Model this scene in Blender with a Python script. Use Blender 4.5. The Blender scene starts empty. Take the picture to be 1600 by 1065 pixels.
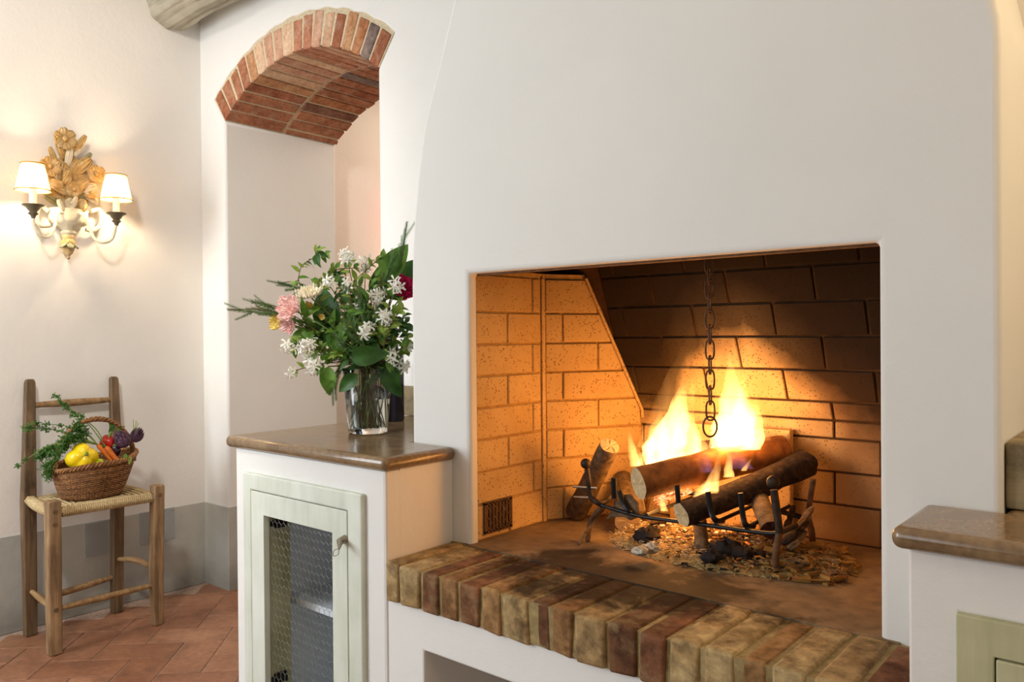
import bpy, math, random
from mathutils import Vector as V, Matrix, noise
random.seed(7)
C = bpy.context.scene.collection
S = bpy.context.scene
PI = math.pi
# ------------------------------------------------------------ camera, world, lights, exposure
F_PX, YAW, PIT, ROL, CAM_H = 1229.85, 0.70241, -0.007176, -0.0081845, 1.1
CAM = V((0, 0, CAM_H))
Fw = V((-math.sin(YAW)*math.cos(PIT), math.cos(YAW)*math.cos(PIT), math.sin(PIT)))
_r = V((math.cos(YAW), math.sin(YAW), 0)); _u = _r.cross(Fw)
Rt = _r*math.cos(ROL) + _u*math.sin(ROL); Up = -_r*math.sin(ROL) + _u*math.cos(ROL)
cd = bpy.data.cameras.new('camera'); cam = bpy.data.objects.new('camera', cd); C.objects.link(cam)
cd.sensor_fit = 'HORIZONTAL'; cd.sensor_width = 36; cd.lens = F_PX/1600*36; cd.clip_start = .02
m = Matrix((Rt, Up, -Fw)).transposed().to_4x4(); m.translation = CAM; cam.matrix_world = m
S.camera = cam

w = bpy.data.worlds.new('world'); S.world = w; w.use_nodes = True
bg = w.node_tree.nodes['Background']; bg.inputs[0].default_value = (.93, .96, 1, 1); bg.inputs[1].default_value = .13

def light(name, kind, loc, power, color, size=.1, size_y=None, target=None, spot=None):
    ld = bpy.data.lights.new(name, kind); ld.energy = power; ld.color = color
    if kind == 'AREA':
        ld.shape = 'RECTANGLE'; ld.size = size; ld.size_y = size_y or size
    else: ld.shadow_soft_size = size
    if spot: ld.spot_size = spot; ld.spot_blend = .6
    o = bpy.data.objects.new(name, ld); C.objects.link(o); o.location = loc
    if target is not None: o.rotation_euler = (V(target)-V(loc)).to_track_quat('-Z', 'Y').to_euler()
    return o
light('window_daylight', 'AREA', (-3.2, -.9, 1.45), 54, (.86, .93, 1), 1.1, 1.5, (-2.0, 1.4, 1.1))
light('room_daylight', 'AREA', (-2.7, -2.6, 1.7), 22, (.92, .96, 1), 1.6, 1.7, (-2.6, 1.5, 1.1))
light('ceiling_lamp', 'POINT', (.75, .1, 2.35), 5.0, (1, .74, .46), .12)
light('counter_lamp', 'POINT', (.62, 1.42, 1.95), 14, (1, .72, .40), .04)
light('wall_fill_spot', 'SPOT', (-1.1, -.1, 2.6), 105, (1, .95, .89), .12, None, (-3.35, 1.15, 1.15), 1.3)  # added fill, no known fixture: brightens the left wall and misses the hood
light('back_room_lamp', 'POINT', (-3.24, 2.98, 1.50), .5, (1, .75, .45), .03)
light('back_room_red_lamp', 'POINT', (-3.2, 2.99, 1.74), .7, (1, .16, .14), .05)
light('back_room_ceiling', 'AREA', (-2.6, 3.2, 2.5), 11, (1, .82, .66), 1.0, 1.0, (-2.6, 3.3, 0))
for p, e in (((-.93, 1.70, .82), 2.0), ((-.80, 1.69, .84), 2.2), ((-.86, 1.62, .72), 1.0), ((-.86, 1.69, .69), .5)):
    light('fire_light', 'POINT', p, e, (1, .43, .10), .05)
S.view_settings.view_transform = 'Standard'; S.view_settings.look = 'None'
S.view_settings.gamma = 1; S.view_settings.use_curve_mapping = False
S.view_settings.exposure = .35
S.cycles.use_denoising = True; S.cycles.max_bounces = 10; S.cycles.transparent_max_bounces = 16

# ------------------------------------------------------------ ray helpers (photo frame -> a plane of the room)
def ray(x, y): return Fw + Rt*((x-800)/F_PX) - Up*((y-532.5)/F_PX)
def onX(x, y, k): d = ray(x, y); return CAM + d*(k/d.x)
def onY(x, y, k): d = ray(x, y); return CAM + d*(k/d.y)
def onZ(x, y, k): d = ray(x, y); return CAM + d*((k-CAM_H)/d.z)
def onD(x, y, k): return CAM + ray(x, y)*k

# ------------------------------------------------------------ materials
def lin(c):
    if isinstance(c, str): c = [int(c[i:i+2], 16)/255 for i in (0, 2, 4)]
    return tuple(((v/12.92) if v <= .04045 else ((v+.055)/1.055)**2.4) for v in c) + (1,)
class NT:
    def __init__(s, name):
        s.m = bpy.data.materials.new(name); s.m.use_nodes = True
        s.t = s.m.node_tree; s.b = s.t.nodes['Principled BSDF']; s.out = s.t.nodes['Material Output']
    def n(s, typ, **k):
        o = s.t.nodes.new('ShaderNode'+typ)
        for a, v in k.items():
            if hasattr(o, a): setattr(o, a, v)
        return o
    def l(s, a, b): s.t.links.new(a, b)
    def co(s, scale=(1, 1, 1), kind='Object'):
        tc = s.n('TexCoord'); mp = s.n('Mapping'); mp.inputs['Scale'].default_value = scale
        if kind == 'World': g = s.n('NewGeometry'); s.l(g.outputs['Position'], mp.inputs[0])
        else: s.l(tc.outputs[kind], mp.inputs[0])
        return mp.outputs[0]
    def noise(s, co, scale, detail=4, rough=.55, dist=0):
        o = s.n('TexNoise'); o.inputs['Scale'].default_value = scale; o.inputs['Detail'].default_value = detail
        o.inputs['Roughness'].default_value = rough; o.inputs['Distortion'].default_value = dist; s.l(co, o.inputs['Vector']); return o.outputs[0]
    def vor(s, co, scale, feature='F1', out='Distance'):
        o = s.n('TexVoronoi', feature=feature); o.inputs['Scale'].default_value = scale; s.l(co, o.inputs['Vector']); return o.outputs[out]
    def ramp(s, fac, stops, interp='LINEAR'):
        o = s.n('ValToRGB'); cr = o.color_ramp; cr.interpolation = interp
        for k, (p, c) in enumerate(stops):
            if k == 0: e = cr.elements[0]; e.position = p
            elif k == 1 and len(stops) == 2: e = cr.elements[1]; e.position = p
            elif k == len(stops)-1: e = cr.elements[-1]; e.position = p
            else: e = cr.elements.new(p)
            e.color = c if len(c) == 4 else tuple(c)+(1,)
        s.l(fac, o.inputs[0]); return o.outputs[0]
    def mix(s, fac, a, b, blend='MIX'):
        o = s.n('Mix', data_type='RGBA', blend_type=blend)
        for k, v in ((0, fac), (6, a), (7, b)):
            if isinstance(v, (int, float, tuple)): o.inputs[k].default_value = v
            else: s.l(v, o.inputs[k])
        return o.outputs[2]
    def math(s, op, a, b=0, c=None, clamp=False):
        o = s.n('Math', operation=op); o.use_clamp = clamp
        for k, v in ((0, a), (1, b), (2, c)):
            if v is None: continue
            if isinstance(v, (int, float)): o.inputs[k].default_value = v
            else: s.l(v, o.inputs[k])
        return o.outputs[0]
    def rnd(s): return s.n('ObjectInfo').outputs['Random']
    def shift(s, co, k=37.0):
        o = s.n('VectorMath', operation='ADD'); s.l(co, o.inputs[0]); q = s.n('CombineXYZ'); r = s.math('MULTIPLY', s.rnd(), k)
        for i in range(3): s.l(r, q.inputs[i])
        s.l(q.outputs[0], o.inputs[1]); return o.outputs[0]
    def bump(s, h, strength=.3, dist=.002):
        o = s.n('Bump'); o.inputs['Strength'].default_value = strength; o.inputs['Distance'].default_value = dist
        s.l(h, o.inputs['Height']); s.l(o.outputs[0], s.b.inputs['Normal']); return o
    def fin(s, col, rough=.7, spec=.3, metal=0):
        if isinstance(col, (tuple, str)): s.b.inputs['Base Color'].default_value = lin(col) if isinstance(col, str) else col
        else: s.l(col, s.b.inputs['Base Color'])
        if isinstance(rough, (int, float)): s.b.inputs['Roughness'].default_value = rough
        else: s.l(rough, s.b.inputs['Roughness'])
        s.b.inputs['Specular IOR Level'].default_value = spec; s.b.inputs['Metallic'].default_value = metal
        return s.m
G = lambda v: (v, v, v, 1)
def plaster(name, a, b, bs=.25):
    t = NT(name); co = t.co(kind='World'); n1 = t.noise(co, 2.2, 5); n2 = t.noise(co, 55, 6, .6)
    col = t.ramp(n1, [(.35, lin(a)), (.68, lin(b))])
    t.bump(t.math('ADD', n2, t.math('MULTIPLY', t.noise(co, 9, 3), 2.0)), bs, .004); return t.fin(col, .85, .2)
def scorch(t, col):
    co = t.co(kind='World'); n = t.noise(co, 8, 6, .65, .5); sx = t.n('SeparateXYZ'); t.l(co, sx.inputs[0])
    dx = t.math('DIVIDE', t.math('SUBTRACT', sx.outputs[0], -.86), .36); dy = t.math('DIVIDE', t.math('SUBTRACT', sx.outputs[1], 1.34), .17)
    rr = t.math('SQRT', t.math('ADD', t.math('POWER', dx, 2), t.math('POWER', dy, 2)))
    f = t.ramp(t.math('SUBTRACT', t.math('MULTIPLY', n, 3.0), rr), [(.45, G(0)), (.95, G(.88))])
    return t.mix(f, col, lin('251A12'))
def varied(name, stops, scale=30, bumps=.5, rough=.85, stain=None, spec=.2, grain=(1, 1, 1), contrast=.35, mottle=6, sc=False):
    t = NT(name); co = t.shift(t.co(grain)); n = t.noise(co, scale, 6, .65); big = t.noise(co, mottle, 3)
    base = t.ramp(t.rnd(), stops, 'CONSTANT' if len(stops) > 3 else 'LINEAR')
    col = t.mix(contrast, base, t.ramp(n, [(.3, G(.12)), (.7, G(.85))]), 'OVERLAY')
    col = t.mix(contrast, col, t.ramp(big, [(.35, G(.15)), (.65, G(.8))]), 'SOFT_LIGHT')
    if stain: col = t.mix(t.ramp(t.noise(co, mottle*1.4, 5, .7), [(.5, G(0)), (.72, G(stain[1]))]), col, lin(stain[0]))
    if sc: col = scorch(t, col)
    t.bump(t.math('ADD', n, big), bumps, .004); return t.fin(col, rough, spec)
def plain(name, c, rough=.5, spec=.4, metal=0, var=.0, bumps=0, scale=40):
    t = NT(name)
    if var or bumps:
        co = t.shift(t.co()); n = t.noise(co, scale, 4)
        if bumps: t.bump(n, bumps, .002)
        c2 = tuple(min(1, v*(1+var)) for v in lin(c)[:3])+(1,); c1 = tuple(v*(1-var) for v in lin(c)[:3])+(1,)
        return t.fin(t.ramp(n, [(.3, c1), (.7, c2)]), rough, spec, metal)
    return t.fin(lin(c), rough, spec, metal)
def wood(name, a, b, c, grain=(1, 1, .08), scale=60, rough=.6, bumps=.35):
    t = NT(name); co = t.shift(t.co(grain)); n = t.noise(co, scale, 6, .6, .4); n2 = t.noise(t.shift(t.co()), 7, 3)
    col = t.ramp(n, [(.28, lin(a)), (.5, lin(b)), (.75, lin(c))]); col = t.mix(.5, col, t.ramp(n2, [(.3, G(.2)), (.7, G(.75))]), 'SOFT_LIGHT')
    t.bump(n, bumps, .003); return t.fin(col, rough, .3)
M = {}
M['plaster'] = plaster('white_plaster', 'E4E2DC', 'E9E7E2')
M['plaster2'] = plaster('warm_plaster', 'E2DDD6', 'E8E3DC')
M['breast'] = plaster('chimney_plaster', 'E2E1DB', 'E6E5DF', .12)
M['far_plaster'] = plaster('back_room_plaster', 'E0CDB6', 'E6D6C2')
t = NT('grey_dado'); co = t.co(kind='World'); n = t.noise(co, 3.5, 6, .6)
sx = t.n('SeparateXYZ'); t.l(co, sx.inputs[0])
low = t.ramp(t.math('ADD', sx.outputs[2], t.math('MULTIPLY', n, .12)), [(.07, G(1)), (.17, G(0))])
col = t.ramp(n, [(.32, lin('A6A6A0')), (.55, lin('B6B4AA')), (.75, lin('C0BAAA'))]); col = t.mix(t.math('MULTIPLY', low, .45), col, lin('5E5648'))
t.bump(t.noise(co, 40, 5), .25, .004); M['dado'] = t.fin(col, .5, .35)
M['tile'] = varied('terracotta', [(0, lin('7C523A')), (.5, lin('8C6046')), (1, lin('976C50'))], 45, .3, .42, ('5E4030', .6), .45, contrast=.3)
M['grout'] = plain('floor_grout', 'A08878', .9, .1, 0, .2, .4, 80)
M['brick'] = varied('arch_brick', [(0, lin('A87052')), (.17, lin('9A6248')), (.34, lin('B88862')), (.5, lin('8A6252')), (.62, lin('AC7450')), (.76, lin('7A6860')), (.84, lin('A0684C'))], 60, .9, .92, ('C9B49A', .35), .1, contrast=.45, mottle=14)
M['brick_pale'] = varied('arch_face_brick', [(0, lin('C2957A')), (.25, lin('D0AC8C')), (.5, lin('C49C7E')), (.75, lin('B47C60'))], 60, .9, .92, ('D8C6AE', .5), .1, contrast=.4, mottle=14)
M['mortar'] = plain('lime_mortar', 'CBBB9C', .95, .1, 0, .18, .8, 90)
for k_, st_ in (('l', [(0, lin('A58C62')), (.4, lin('AE9468')), (.7, lin('9C8058'))]), ('m', [(0, lin('94714A')), (.5, lin('8C6844')), (.8, lin('9E7A50'))]), ('d', [(0, lin('704A34')), (.4, lin('7C5438')), (.7, lin('66452F'))])):
    M['hbrick_'+k_] = varied('hearth_brick_'+k_, st_, 42, .9, .9, ('4A3020' if k_ != 'd' else '9A8460', .65), .15, contrast=.6, mottle=13, sc=True)
M['hmortar'] = varied('hearth_mortar', [(0, lin('9A865C')), (1, lin('A08C62'))], 60, .9, .95, ('6A5434', .7), .1, mottle=16, sc=True)
# hearth slab with scorch stains
t = NT('hearth_slab'); co = t.co(kind='World'); n = t.noise(co, 7, 6, .65, .5); n2 = t.noise(co, 30, 5)
sx = t.n('SeparateXYZ'); t.l(co, sx.inputs[0])
col = t.ramp(n2, [(.3, lin('776148')), (.7, lin('957C5C'))])
col = scorch(t, col); t.bump(t.math('ADD', n, n2), .4, .005); M['slab'] = t.fin(col, .75, .25)
# refractory block: pores; back blocks also get soot above and turn browner towards the right
def refractory(name, soot):
    t = NT(name); co = t.co(kind='World'); v = t.vor(co, 130); n = t.noise(co, 9, 4)
    por = t.ramp(t.math('SUBTRACT', v, t.math('MULTIPLY', t.noise(co, 25, 2), .30)), [(.02, G(1)), (.09, G(0))])
    col = t.ramp(n, [(.3, lin('C6A068')), (.7, lin('D3B078'))]); col = t.mix(t.math('MULTIPLY', por, .75), col, lin('5A3B1E'))
    if soot:
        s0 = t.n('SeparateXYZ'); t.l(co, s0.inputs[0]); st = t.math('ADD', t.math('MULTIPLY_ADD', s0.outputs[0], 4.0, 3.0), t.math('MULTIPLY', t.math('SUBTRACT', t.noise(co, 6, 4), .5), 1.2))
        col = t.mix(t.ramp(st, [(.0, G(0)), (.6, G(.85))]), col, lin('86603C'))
        sx = t.n('SeparateXYZ'); t.l(co, sx.inputs[0])
        xx = t.math('MULTIPLY_ADD', sx.outputs[0], 1.25, 1.5, True)
        thr = t.ramp(xx, [(.05, G(.02)), (.19, G(.08)), (.27, G(.34)), (.50, G(.58)), (.66, G(.34)), (.78, G(.12)), (.95, G(.0))])
        zz = t.math('SUBTRACT', t.math('MULTIPLY_ADD', sx.outputs[2], 2.2, -1.72), thr)
        zz = t.math('ADD', zz, t.math('MULTIPLY', t.math('SUBTRACT', t.noise(co, 5, 4, .6), .5), .35))
        sf = t.ramp(zz, [(.0, G(0)), (.22, G(.90)), (.5, G(.985))]); col = t.mix(sf, col, lin('20150D'))
    else:
        sx = t.n('SeparateXYZ'); t.l(co, sx.inputs[0])
        sf = t.ramp(t.math('ADD', t.math('MULTIPLY_ADD', sx.outputs[2], 3, -3.3), t.math('MULTIPLY', t.noise(co, 5, 3), .3)), [(.2, G(0)), (.8, G(.5))])
        col = t.mix(sf, col, lin('7A5226'))  # side blocks browner upward: falloff of the fire light put into the colour
    t.bump(t.math('MULTIPLY', t.math('SUBTRACT', 1, por), 1), .5, .002); return t.fin(col, .85, .15)
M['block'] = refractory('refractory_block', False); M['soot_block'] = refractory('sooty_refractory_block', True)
M['joint'] = plain('refractory_joint', 'B08A52', .95, .1, 0, .2, .5, 60)
M['back_joint'] = plain('sooty_joint', '4A3420', .95, .1, 0, .3, .5, 30)
M['soot'] = plain('soot', '1B1410', .95, .1, 0, .3, .5, 30)
t = NT('limestone'); co = t.co(kind='World'); n = t.noise(co, 6, 6, .65, .6); n2 = t.noise(co, 90, 4)
col = t.mix(.35, t.ramp(n, [(.3, lin('6A523A')), (.5, lin('82694C')), (.72, lin('927A58'))]), t.ramp(n2, [(.3, G(.15)), (.7, G(.8))]), 'SOFT_LIGHT')
t.bump(n2, .05, .001); M['stone'] = t.fin(col, t.ramp(n, [(.3, G(.10)), (.7, G(.24))]), .5)
t = NT('rough_limestone'); co = t.co(kind='World'); n = t.noise(co, 14, 6, .65, .6); n2 = t.noise(co, 90, 4)
t.bump(t.math('ADD', n, n2), .4, .003); M['stone_rough'] = t.fin(t.ramp(n, [(.3, lin('5E5038')), (.5, lin('8B7A58')), (.72, lin('A89570'))]), .55, .4)
M['oldwood'] = wood('worn_brown_wood', '5A4630', '86694A', 'A68A64')
M['oldwood_d'] = wood('dark_worn_wood', '463626', '665038', '7E6448')
M['rung'] = wood('turned_rung_wood', '6B5034', '92724C', 'AE8E64', (.1, 1, 1))
M['beam'] = wood('grey_chestnut', '6E685A', '9C9686', 'B4AE9E', (.05, 1, 1), 40, .8, .8)
M['painted'] = wood('sage_painted_wood', 'C9CEBF', 'D6DACB', 'DEE1D4', (1, 1, .1), 30, .5, .12)
M['painted_g'] = wood('olive_painted_wood', 'A5A27A', 'B4B08A', 'C0BD98', (1, 1, .1), 30, .5, .15)
M['inner'] = plain('cupboard_inner_paint', 'DDE3EA', .6, .3, 0, .05)
M['iron'] = plain('wrought_iron', '3B2E25', .6, .5, .6, .5, .6, 60)
M['rust'] = plain('rusty_iron', '6A4E36', .7, .4, .3, .4, .7, 60)
M['wire'] = plain('galvanised_wire', 'B9BCB6', .4, .5, .7)
M['steel'] = plain('dull_steel', '9B9484', .35, .5, .8)
M['dark'] = plain('black_metal', '1C1A1A', .4, .5, .5)
M['rush'] = wood('woven_rush', '9A8258', 'BCA478', 'D2BE94', (1, 1, 1), 150, .75, .8)
M['wicker'] = wood('brown_wicker', '5A3A20', '8B5F38', 'AB7D4E', (1, 1, 1), 70, .5, .3)
M['wicker_d'] = wood('dark_wicker', '4A2E1A', '70492A', '8C6038', (1, 1, 1), 70, .5, .3)
M['bark'] = wood('grey_bark', '3E3024', '6B563E', '8C775A', (1, 1, 1), 55, .9, 1.0)
M['bark_dark'] = wood('scorched_bark', '17100B', '33241A', '54402C', (1, 1, 1), 65, .9, 1.0)
M['split'] = wood('split_log_wood', '4A2A12', '7C4A20', '9C6530', (1, 1, 1), 28, .8, .7)
def cut(name, a, b):
    t = NT(name); co = t.co(); n = t.noise(co, 55, 4); t.bump(n, .4, .002)
    return t.fin(t.ramp(t.noise(co, 26, 5, .6, 1), [(.3, lin(a)), (.7, lin(b))]), .85, .2)
M['cut'] = cut('pale_cut_wood', 'AE9468', 'D6C096'); M['cut_char'] = cut('charred_cut', '2A1710', '5A2A18')
M['ash'] = plain('ash', 'B09868', .95, .1, 0, .35, 1, 120); M['ash_pale'] = plain('pale_ash', 'C0B6A4', .95, .1, 0, .25, 1, 120)
M['char'] = plain('charcoal', '2A2321', .9, .2, 0, .4, .8, 80)
M['twig'] = plain('dry_twig', '9E7444', .85, .2, 0, .35, .4, 60); M['dryleaf'] = plain('dry_leaf', '8E6A34', .8, .2, 0, .3)
def emit(name, stops, scale, k):
    t = NT(name); n = t.noise(t.co(kind='World'), scale, 4, .6); c = t.ramp(n, stops); t.b.inputs['Base Color'].default_value = (.05, .02, .01, 1)
    t.l(c, t.b.inputs['Emission Color']); t.b.inputs['Emission Strength'].default_value = k; return t.m
M['ember'] = emit('glowing_ember', [(.34, (.03, .004, 0, 1)), (.48, (.9, .16, .02, 1)), (.62, (1, .42, .14, 1))], 45, 1.8)
M['ember_hot'] = emit('white_hot_ember', [(.38, (.12, .015, .003, 1)), (.50, (1, .22, .05, 1)), (.66, (1, .52, .30, 1))], 60, 1.5)
def flame(name, col, k, fade=1.5, z0=.62, z1=1.02, ns=26):
    t = NT(name); t.t.nodes.remove(t.b); e = t.n('Emission'); e.inputs[0].default_value = col + (1,)
    tc = t.n('TexCoord'); sp = t.n('SeparateXYZ'); t.l(tc.outputs['Generated'], sp.inputs[0])
    g = t.math('POWER', t.math('SUBTRACT', 1.0, sp.outputs[2], None, True), fade)
    co = t.co((1, 1, .18)); n = t.ramp(t.noise(co, ns, 2, .5, .6), [(.36, G(.08)), (.62, G(1))])
    t.l(t.math('MULTIPLY', t.math('MULTIPLY', g, n), k), e.inputs[1]); t.l(e.outputs[0], t.out.inputs['Volume']); return t.m
M['flame'] = flame('orange_flame', (1, .46, .12), 190, 1.0)
M['flame_soft'] = flame('thin_flame', (1, .42, .10), 11, 1.0)
M['flame_small'] = flame('small_flame', (1, .46, .12), 170, .7)
M['flame_blue'] = flame('violet_flame', (.62, .36, .75), 8, .8)
def glass(name, c, ior, rough=0):
    t = NT(name); t.b.inputs['Transmission Weight'].default_value = 1; t.b.inputs['IOR'].default_value = ior
    t.b.inputs['Base Color'].default_value = c+(1,); t.b.inputs['Roughness'].default_value = rough; return t.m
M['glass'] = glass('clear_glass', (.97, .99, .98), 1.45); M['water'] = glass('water', (.95, .98, .93), 1.33); M['plastic'] = plain('clear_plastic', 'B9BDBB', .25, .5)
M['plastic'].node_tree.nodes['Principled BSDF'].inputs['Alpha'].default_value = .35
M['bottle'] = glass('dark_bottle_glass', (.012, .012, .02), 1.5, .03)
def petal(name, a, b, tr=.25):
    t = NT(name); lw = t.n('TexCoord'); n = t.noise(t.shift(t.co()), 60, 3); t.fin(t.ramp(n, [(.3, lin(a)), (.7, lin(b))]), .55, .25)
    t.b.inputs['Subsurface Weight'].default_value = tr; t.b.inputs['Subsurface Radius'].default_value = (.01, .006, .004); return t.m
M['pink'] = petal('pink_petal', 'F4BFBA', 'FCE2D8'); M['cream'] = petal('cream_petal', 'F6E6C2', 'FDF5E2'); M['yellow'] = petal('yellow_petal', 'EBCB5E', 'F8E69A')
M['crimson'] = petal('crimson_petal', '9E0E3C', 'D02A5E', .1); M['white'] = petal('white_petal', 'F2F0E0', 'FCFBF2', .1)
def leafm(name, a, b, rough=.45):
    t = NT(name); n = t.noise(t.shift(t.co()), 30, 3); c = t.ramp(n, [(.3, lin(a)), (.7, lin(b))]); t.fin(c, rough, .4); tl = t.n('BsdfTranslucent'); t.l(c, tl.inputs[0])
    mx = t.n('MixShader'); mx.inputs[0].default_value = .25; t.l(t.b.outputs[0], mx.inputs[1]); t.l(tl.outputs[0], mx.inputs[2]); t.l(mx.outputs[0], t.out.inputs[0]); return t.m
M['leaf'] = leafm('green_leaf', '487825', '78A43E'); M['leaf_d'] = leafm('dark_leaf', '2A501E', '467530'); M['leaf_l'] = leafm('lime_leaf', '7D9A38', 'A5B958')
M['needle'] = leafm('rosemary_needle', '3F6634', '769A58', .6); M['stem'] = leafm('green_stem', '6C8A3C', '8FA85A'); M['brown_stem'] = plain('brown_stem', '6A5236', .7, .3, 0, .3)
M['fern'] = leafm('carrot_greens', '2F5522', '55812F', .6)
def carved(name):
    t = NT(name); co = t.co(); n = t.noise(co, 22, 5, .6); wv = t.n('AmbientOcclusion'); wv.inputs['Distance'].default_value = .02
    col = t.ramp(n, [(.3, lin('A07E46')), (.5, lin('C2A26A')), (.68, lin('D8C298'))]); col = t.mix(t.math('MULTIPLY', t.noise(co, 60, 4), .35), col, lin('A97B38'))
    t.bump(t.noise(co, 120, 3), .5, .002); return t.fin(col, .55, .35)
M['gilt'] = carved('aged_gilded_wood'); M['gilt_g'] = plain('verdigris_paint', '8E8B6C', .6, .3, 0, .3, .4, 40); M['gilt_p'] = plain('ivory_painted_wood', 'DCD0B4', .55, .35, 0, .12, .4, 40)
M['cup'] = plain('olive_brown_metal', '6B604A', .5, .4, .3, .2)
t = NT('parchment_shade'); t.b.inputs['Base Color'].default_value = lin('F7E3B6'); tl = t.n('BsdfTranslucent'); tl.inputs[0].default_value = lin('F3D08C'); mx = t.n('MixShader'); mx.inputs[0].default_value = .22
t.l(t.b.outputs[0], mx.inputs[1]); t.l(tl.outputs[0], mx.inputs[2]); t.l(mx.outputs[0], t.out.inputs[0]); M['shade'] = t.m
M['trim'] = plain('gold_trim', 'B5852F', .5, .4); M['candle'] = plain('ivory_sleeve', 'F4EEDC', .5, .3)
t = NT('lit_bulb'); t.b.inputs['Emission Color'].default_value = (1, .85, .6, 1); t.b.inputs['Emission Strength'].default_value = 12; M['bulb'] = t.m
M['pepper'] = plain('yellow_pepper_skin', 'EBC815', .22, .5, 0, .12, 0, 14); M['pepper_g'] = plain('green_yellow_pepper_skin', 'B5BE1E', .25, .5, 0, .25, 0, 25)
M['red'] = plain('red_skin', 'B81E12', .2, .5, 0, .25, 0, 30); M['carrot'] = plain('carrot_skin', 'D9742A', .5, .35, 0, .15, .3, 60); M['plum'] = plain('aubergine_skin', '2A1020', .2, .5)
M['arti'] = plain('purple_artichoke', '4E3444', .6, .3, 0, .4, .2, 30); M['arti_g'] = leafm('artichoke_green', '4E6638', '7C8A58')
M['spike'] = plain('verdigris_stem', '5D6B3F', .6)

# ------------------------------------------------------------ mesh builder
class MB:
    def __init__(s): s.v = []; s.f = []
    def add(s, vs, fs):
        k = len(s.v); s.v += [tuple(v) for v in vs]; s.f += [tuple(i+k for i in f) for f in fs]; return s
    def box(s, x0, x1, y0, y1, z0, z1, jit=0, R=None, o=None):
        vs = [V((x, y, z)) for x in (x0, x1) for y in (y0, y1) for z in (z0, z1)]
        if jit: vs = [v + V([random.uniform(-jit, jit) for _ in range(3)]) for v in vs]
        if R is not None: vs = [R @ v for v in vs]
        if o is not None: vs = [v + V(o) for v in vs]
        return s.add(vs, [(0, 1, 3, 2), (4, 6, 7, 5), (0, 4, 5, 1), (2, 3, 7, 6), (0, 2, 6, 4), (1, 5, 7, 3)])
    def hexa(s, a, b):      # a, b: 4-point loops
        return s.add(list(a)+list(b), [(3, 2, 1, 0), (4, 5, 6, 7)] + [(i, (i+1) % 4, 4+(i+1) % 4, 4+i) for i in range(4)])
    def prism(s, poly, a, b, axis='Y', caps=True):
        P = (lambda p, k: (p[0], k, p[1])) if axis == 'Y' else ((lambda p, k: (p[0], p[1], k)) if axis == 'Z' else (lambda p, k: (k, p[0], p[1])))
        n = len(poly); vs = [P(p, a) for p in poly]+[P(p, b) for p in poly]
        fs = [(i, (i+1) % n, n+(i+1) % n, n+i) for i in range(n)]
        if caps: fs += [tuple(range(n))[::-1], tuple(range(n, 2*n))]
        return s.add(vs, fs)
    def ring(s, o, i, a, b):  # rectangular frame in XZ: o,i=(x0,x1,z0,z1)
        R = lambda r: [(r[0], r[2]), (r[1], r[2]), (r[1], r[3]), (r[0], r[3])]
        O, I = R(o), R(i); vs = []
        for k in (a, b): vs += [(p[0], k, p[1]) for p in O]+[(p[0], k, p[1]) for p in I]
        fs = []
        for j in range(4):
            q = (j+1) % 4; fs += [(j, q, 4+q, 4+j), (8+j, 12+j, 12+q, 8+q), (j, 8+j, 8+q, q), (4+j, 4+q, 12+q, 12+j)]
        return s.add(vs, fs)
    def tube(s, pts, r, n=8, cap=True, flat=1.0, jit=0, seed=0):
        pts = [V(p) for p in pts]; m = len(pts); rs = r if isinstance(r, (list, tuple)) else [r]*m
        prev = None; vs = []
        for i, p in enumerate(pts):
            d = (pts[min(i+1, m-1)]-pts[max(i-1, 0)]).normalized()
            if prev is None: a = d.orthogonal().normalized() if abs(d.z) > .9 else d.cross(V((0, 0, 1))).normalized()
            else: a = (prev - d*prev.dot(d)).normalized()
            prev = a; b = d.cross(a)
            for k in range(n):
                t = 2*PI*k/n; q = rs[i]
                if jit: q *= 1 + jit*noise.noise(V((math.cos(t)*1.6+seed, math.sin(t)*1.6, i*.9+seed)))
                vs.append(p + a*math.cos(t)*q + b*math.sin(t)*q*flat)
        fs = [(i*n+k, i*n+(k+1) % n, (i+1)*n+(k+1) % n, (i+1)*n+k) for i in range(m-1) for k in range(n)]
        if cap: fs += [tuple(range(n))[::-1], tuple(range((m-1)*n, m*n))]
        return s.add(vs, fs)
    def lathe(s, prof, c, n=24, R=None, wave=None):
        c = V(c); vs = []
        for j, (r, z) in enumerate(prof):
            for k in range(n):
                t = 2*PI*k/n; q = r*(wave(t, j) if wave else 1); p = V((q*math.cos(t), q*math.sin(t), z))
                vs.append((R @ p if R is not None else p)+c)
        m = len(prof); fs = [(i*n+k, i*n+(k+1) % n, (i+1)*n+(k+1) % n, (i+1)*n+k) for i in range(m-1) for k in range(n)]
        fs += [tuple(range(n))[::-1], tuple(range((m-1)*n, m*n))]; return s.add(vs, fs)
    def ball(s, c, r, n=12, m=8, R=None, fn=None):
        rx, ry, rz = (r, r, r) if isinstance(r, (int, float)) else r
        vs = []; c = V(c)
        for j in range(m+1):
            a = PI*j/m
            for k in range(n):
                t = 2*PI*k/n; p = V((math.sin(a)*math.cos(t), math.sin(a)*math.sin(t), -math.cos(a)))
                q = fn(p) if fn else 1; p = V((p.x*rx*q, p.y*ry*q, p.z*rz*q)); vs.append((R @ p if R is not None else p)+c)
        return s.add(vs, [(j*n+k, j*n+(k+1) % n, (j+1)*n+(k+1) % n, (j+1)*n+k) for j in range(m) for k in range(n)])
    def sheet(s, fn, nu, nv):
        vs = [fn(i/nu, j/nv) for i in range(nu+1) for j in range(nv+1)]
        return s.add(vs, [(i*(nv+1)+j, (i+1)*(nv+1)+j, (i+1)*(nv+1)+j+1, i*(nv+1)+j+1) for i in range(nu) for j in range(nv)])
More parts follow.
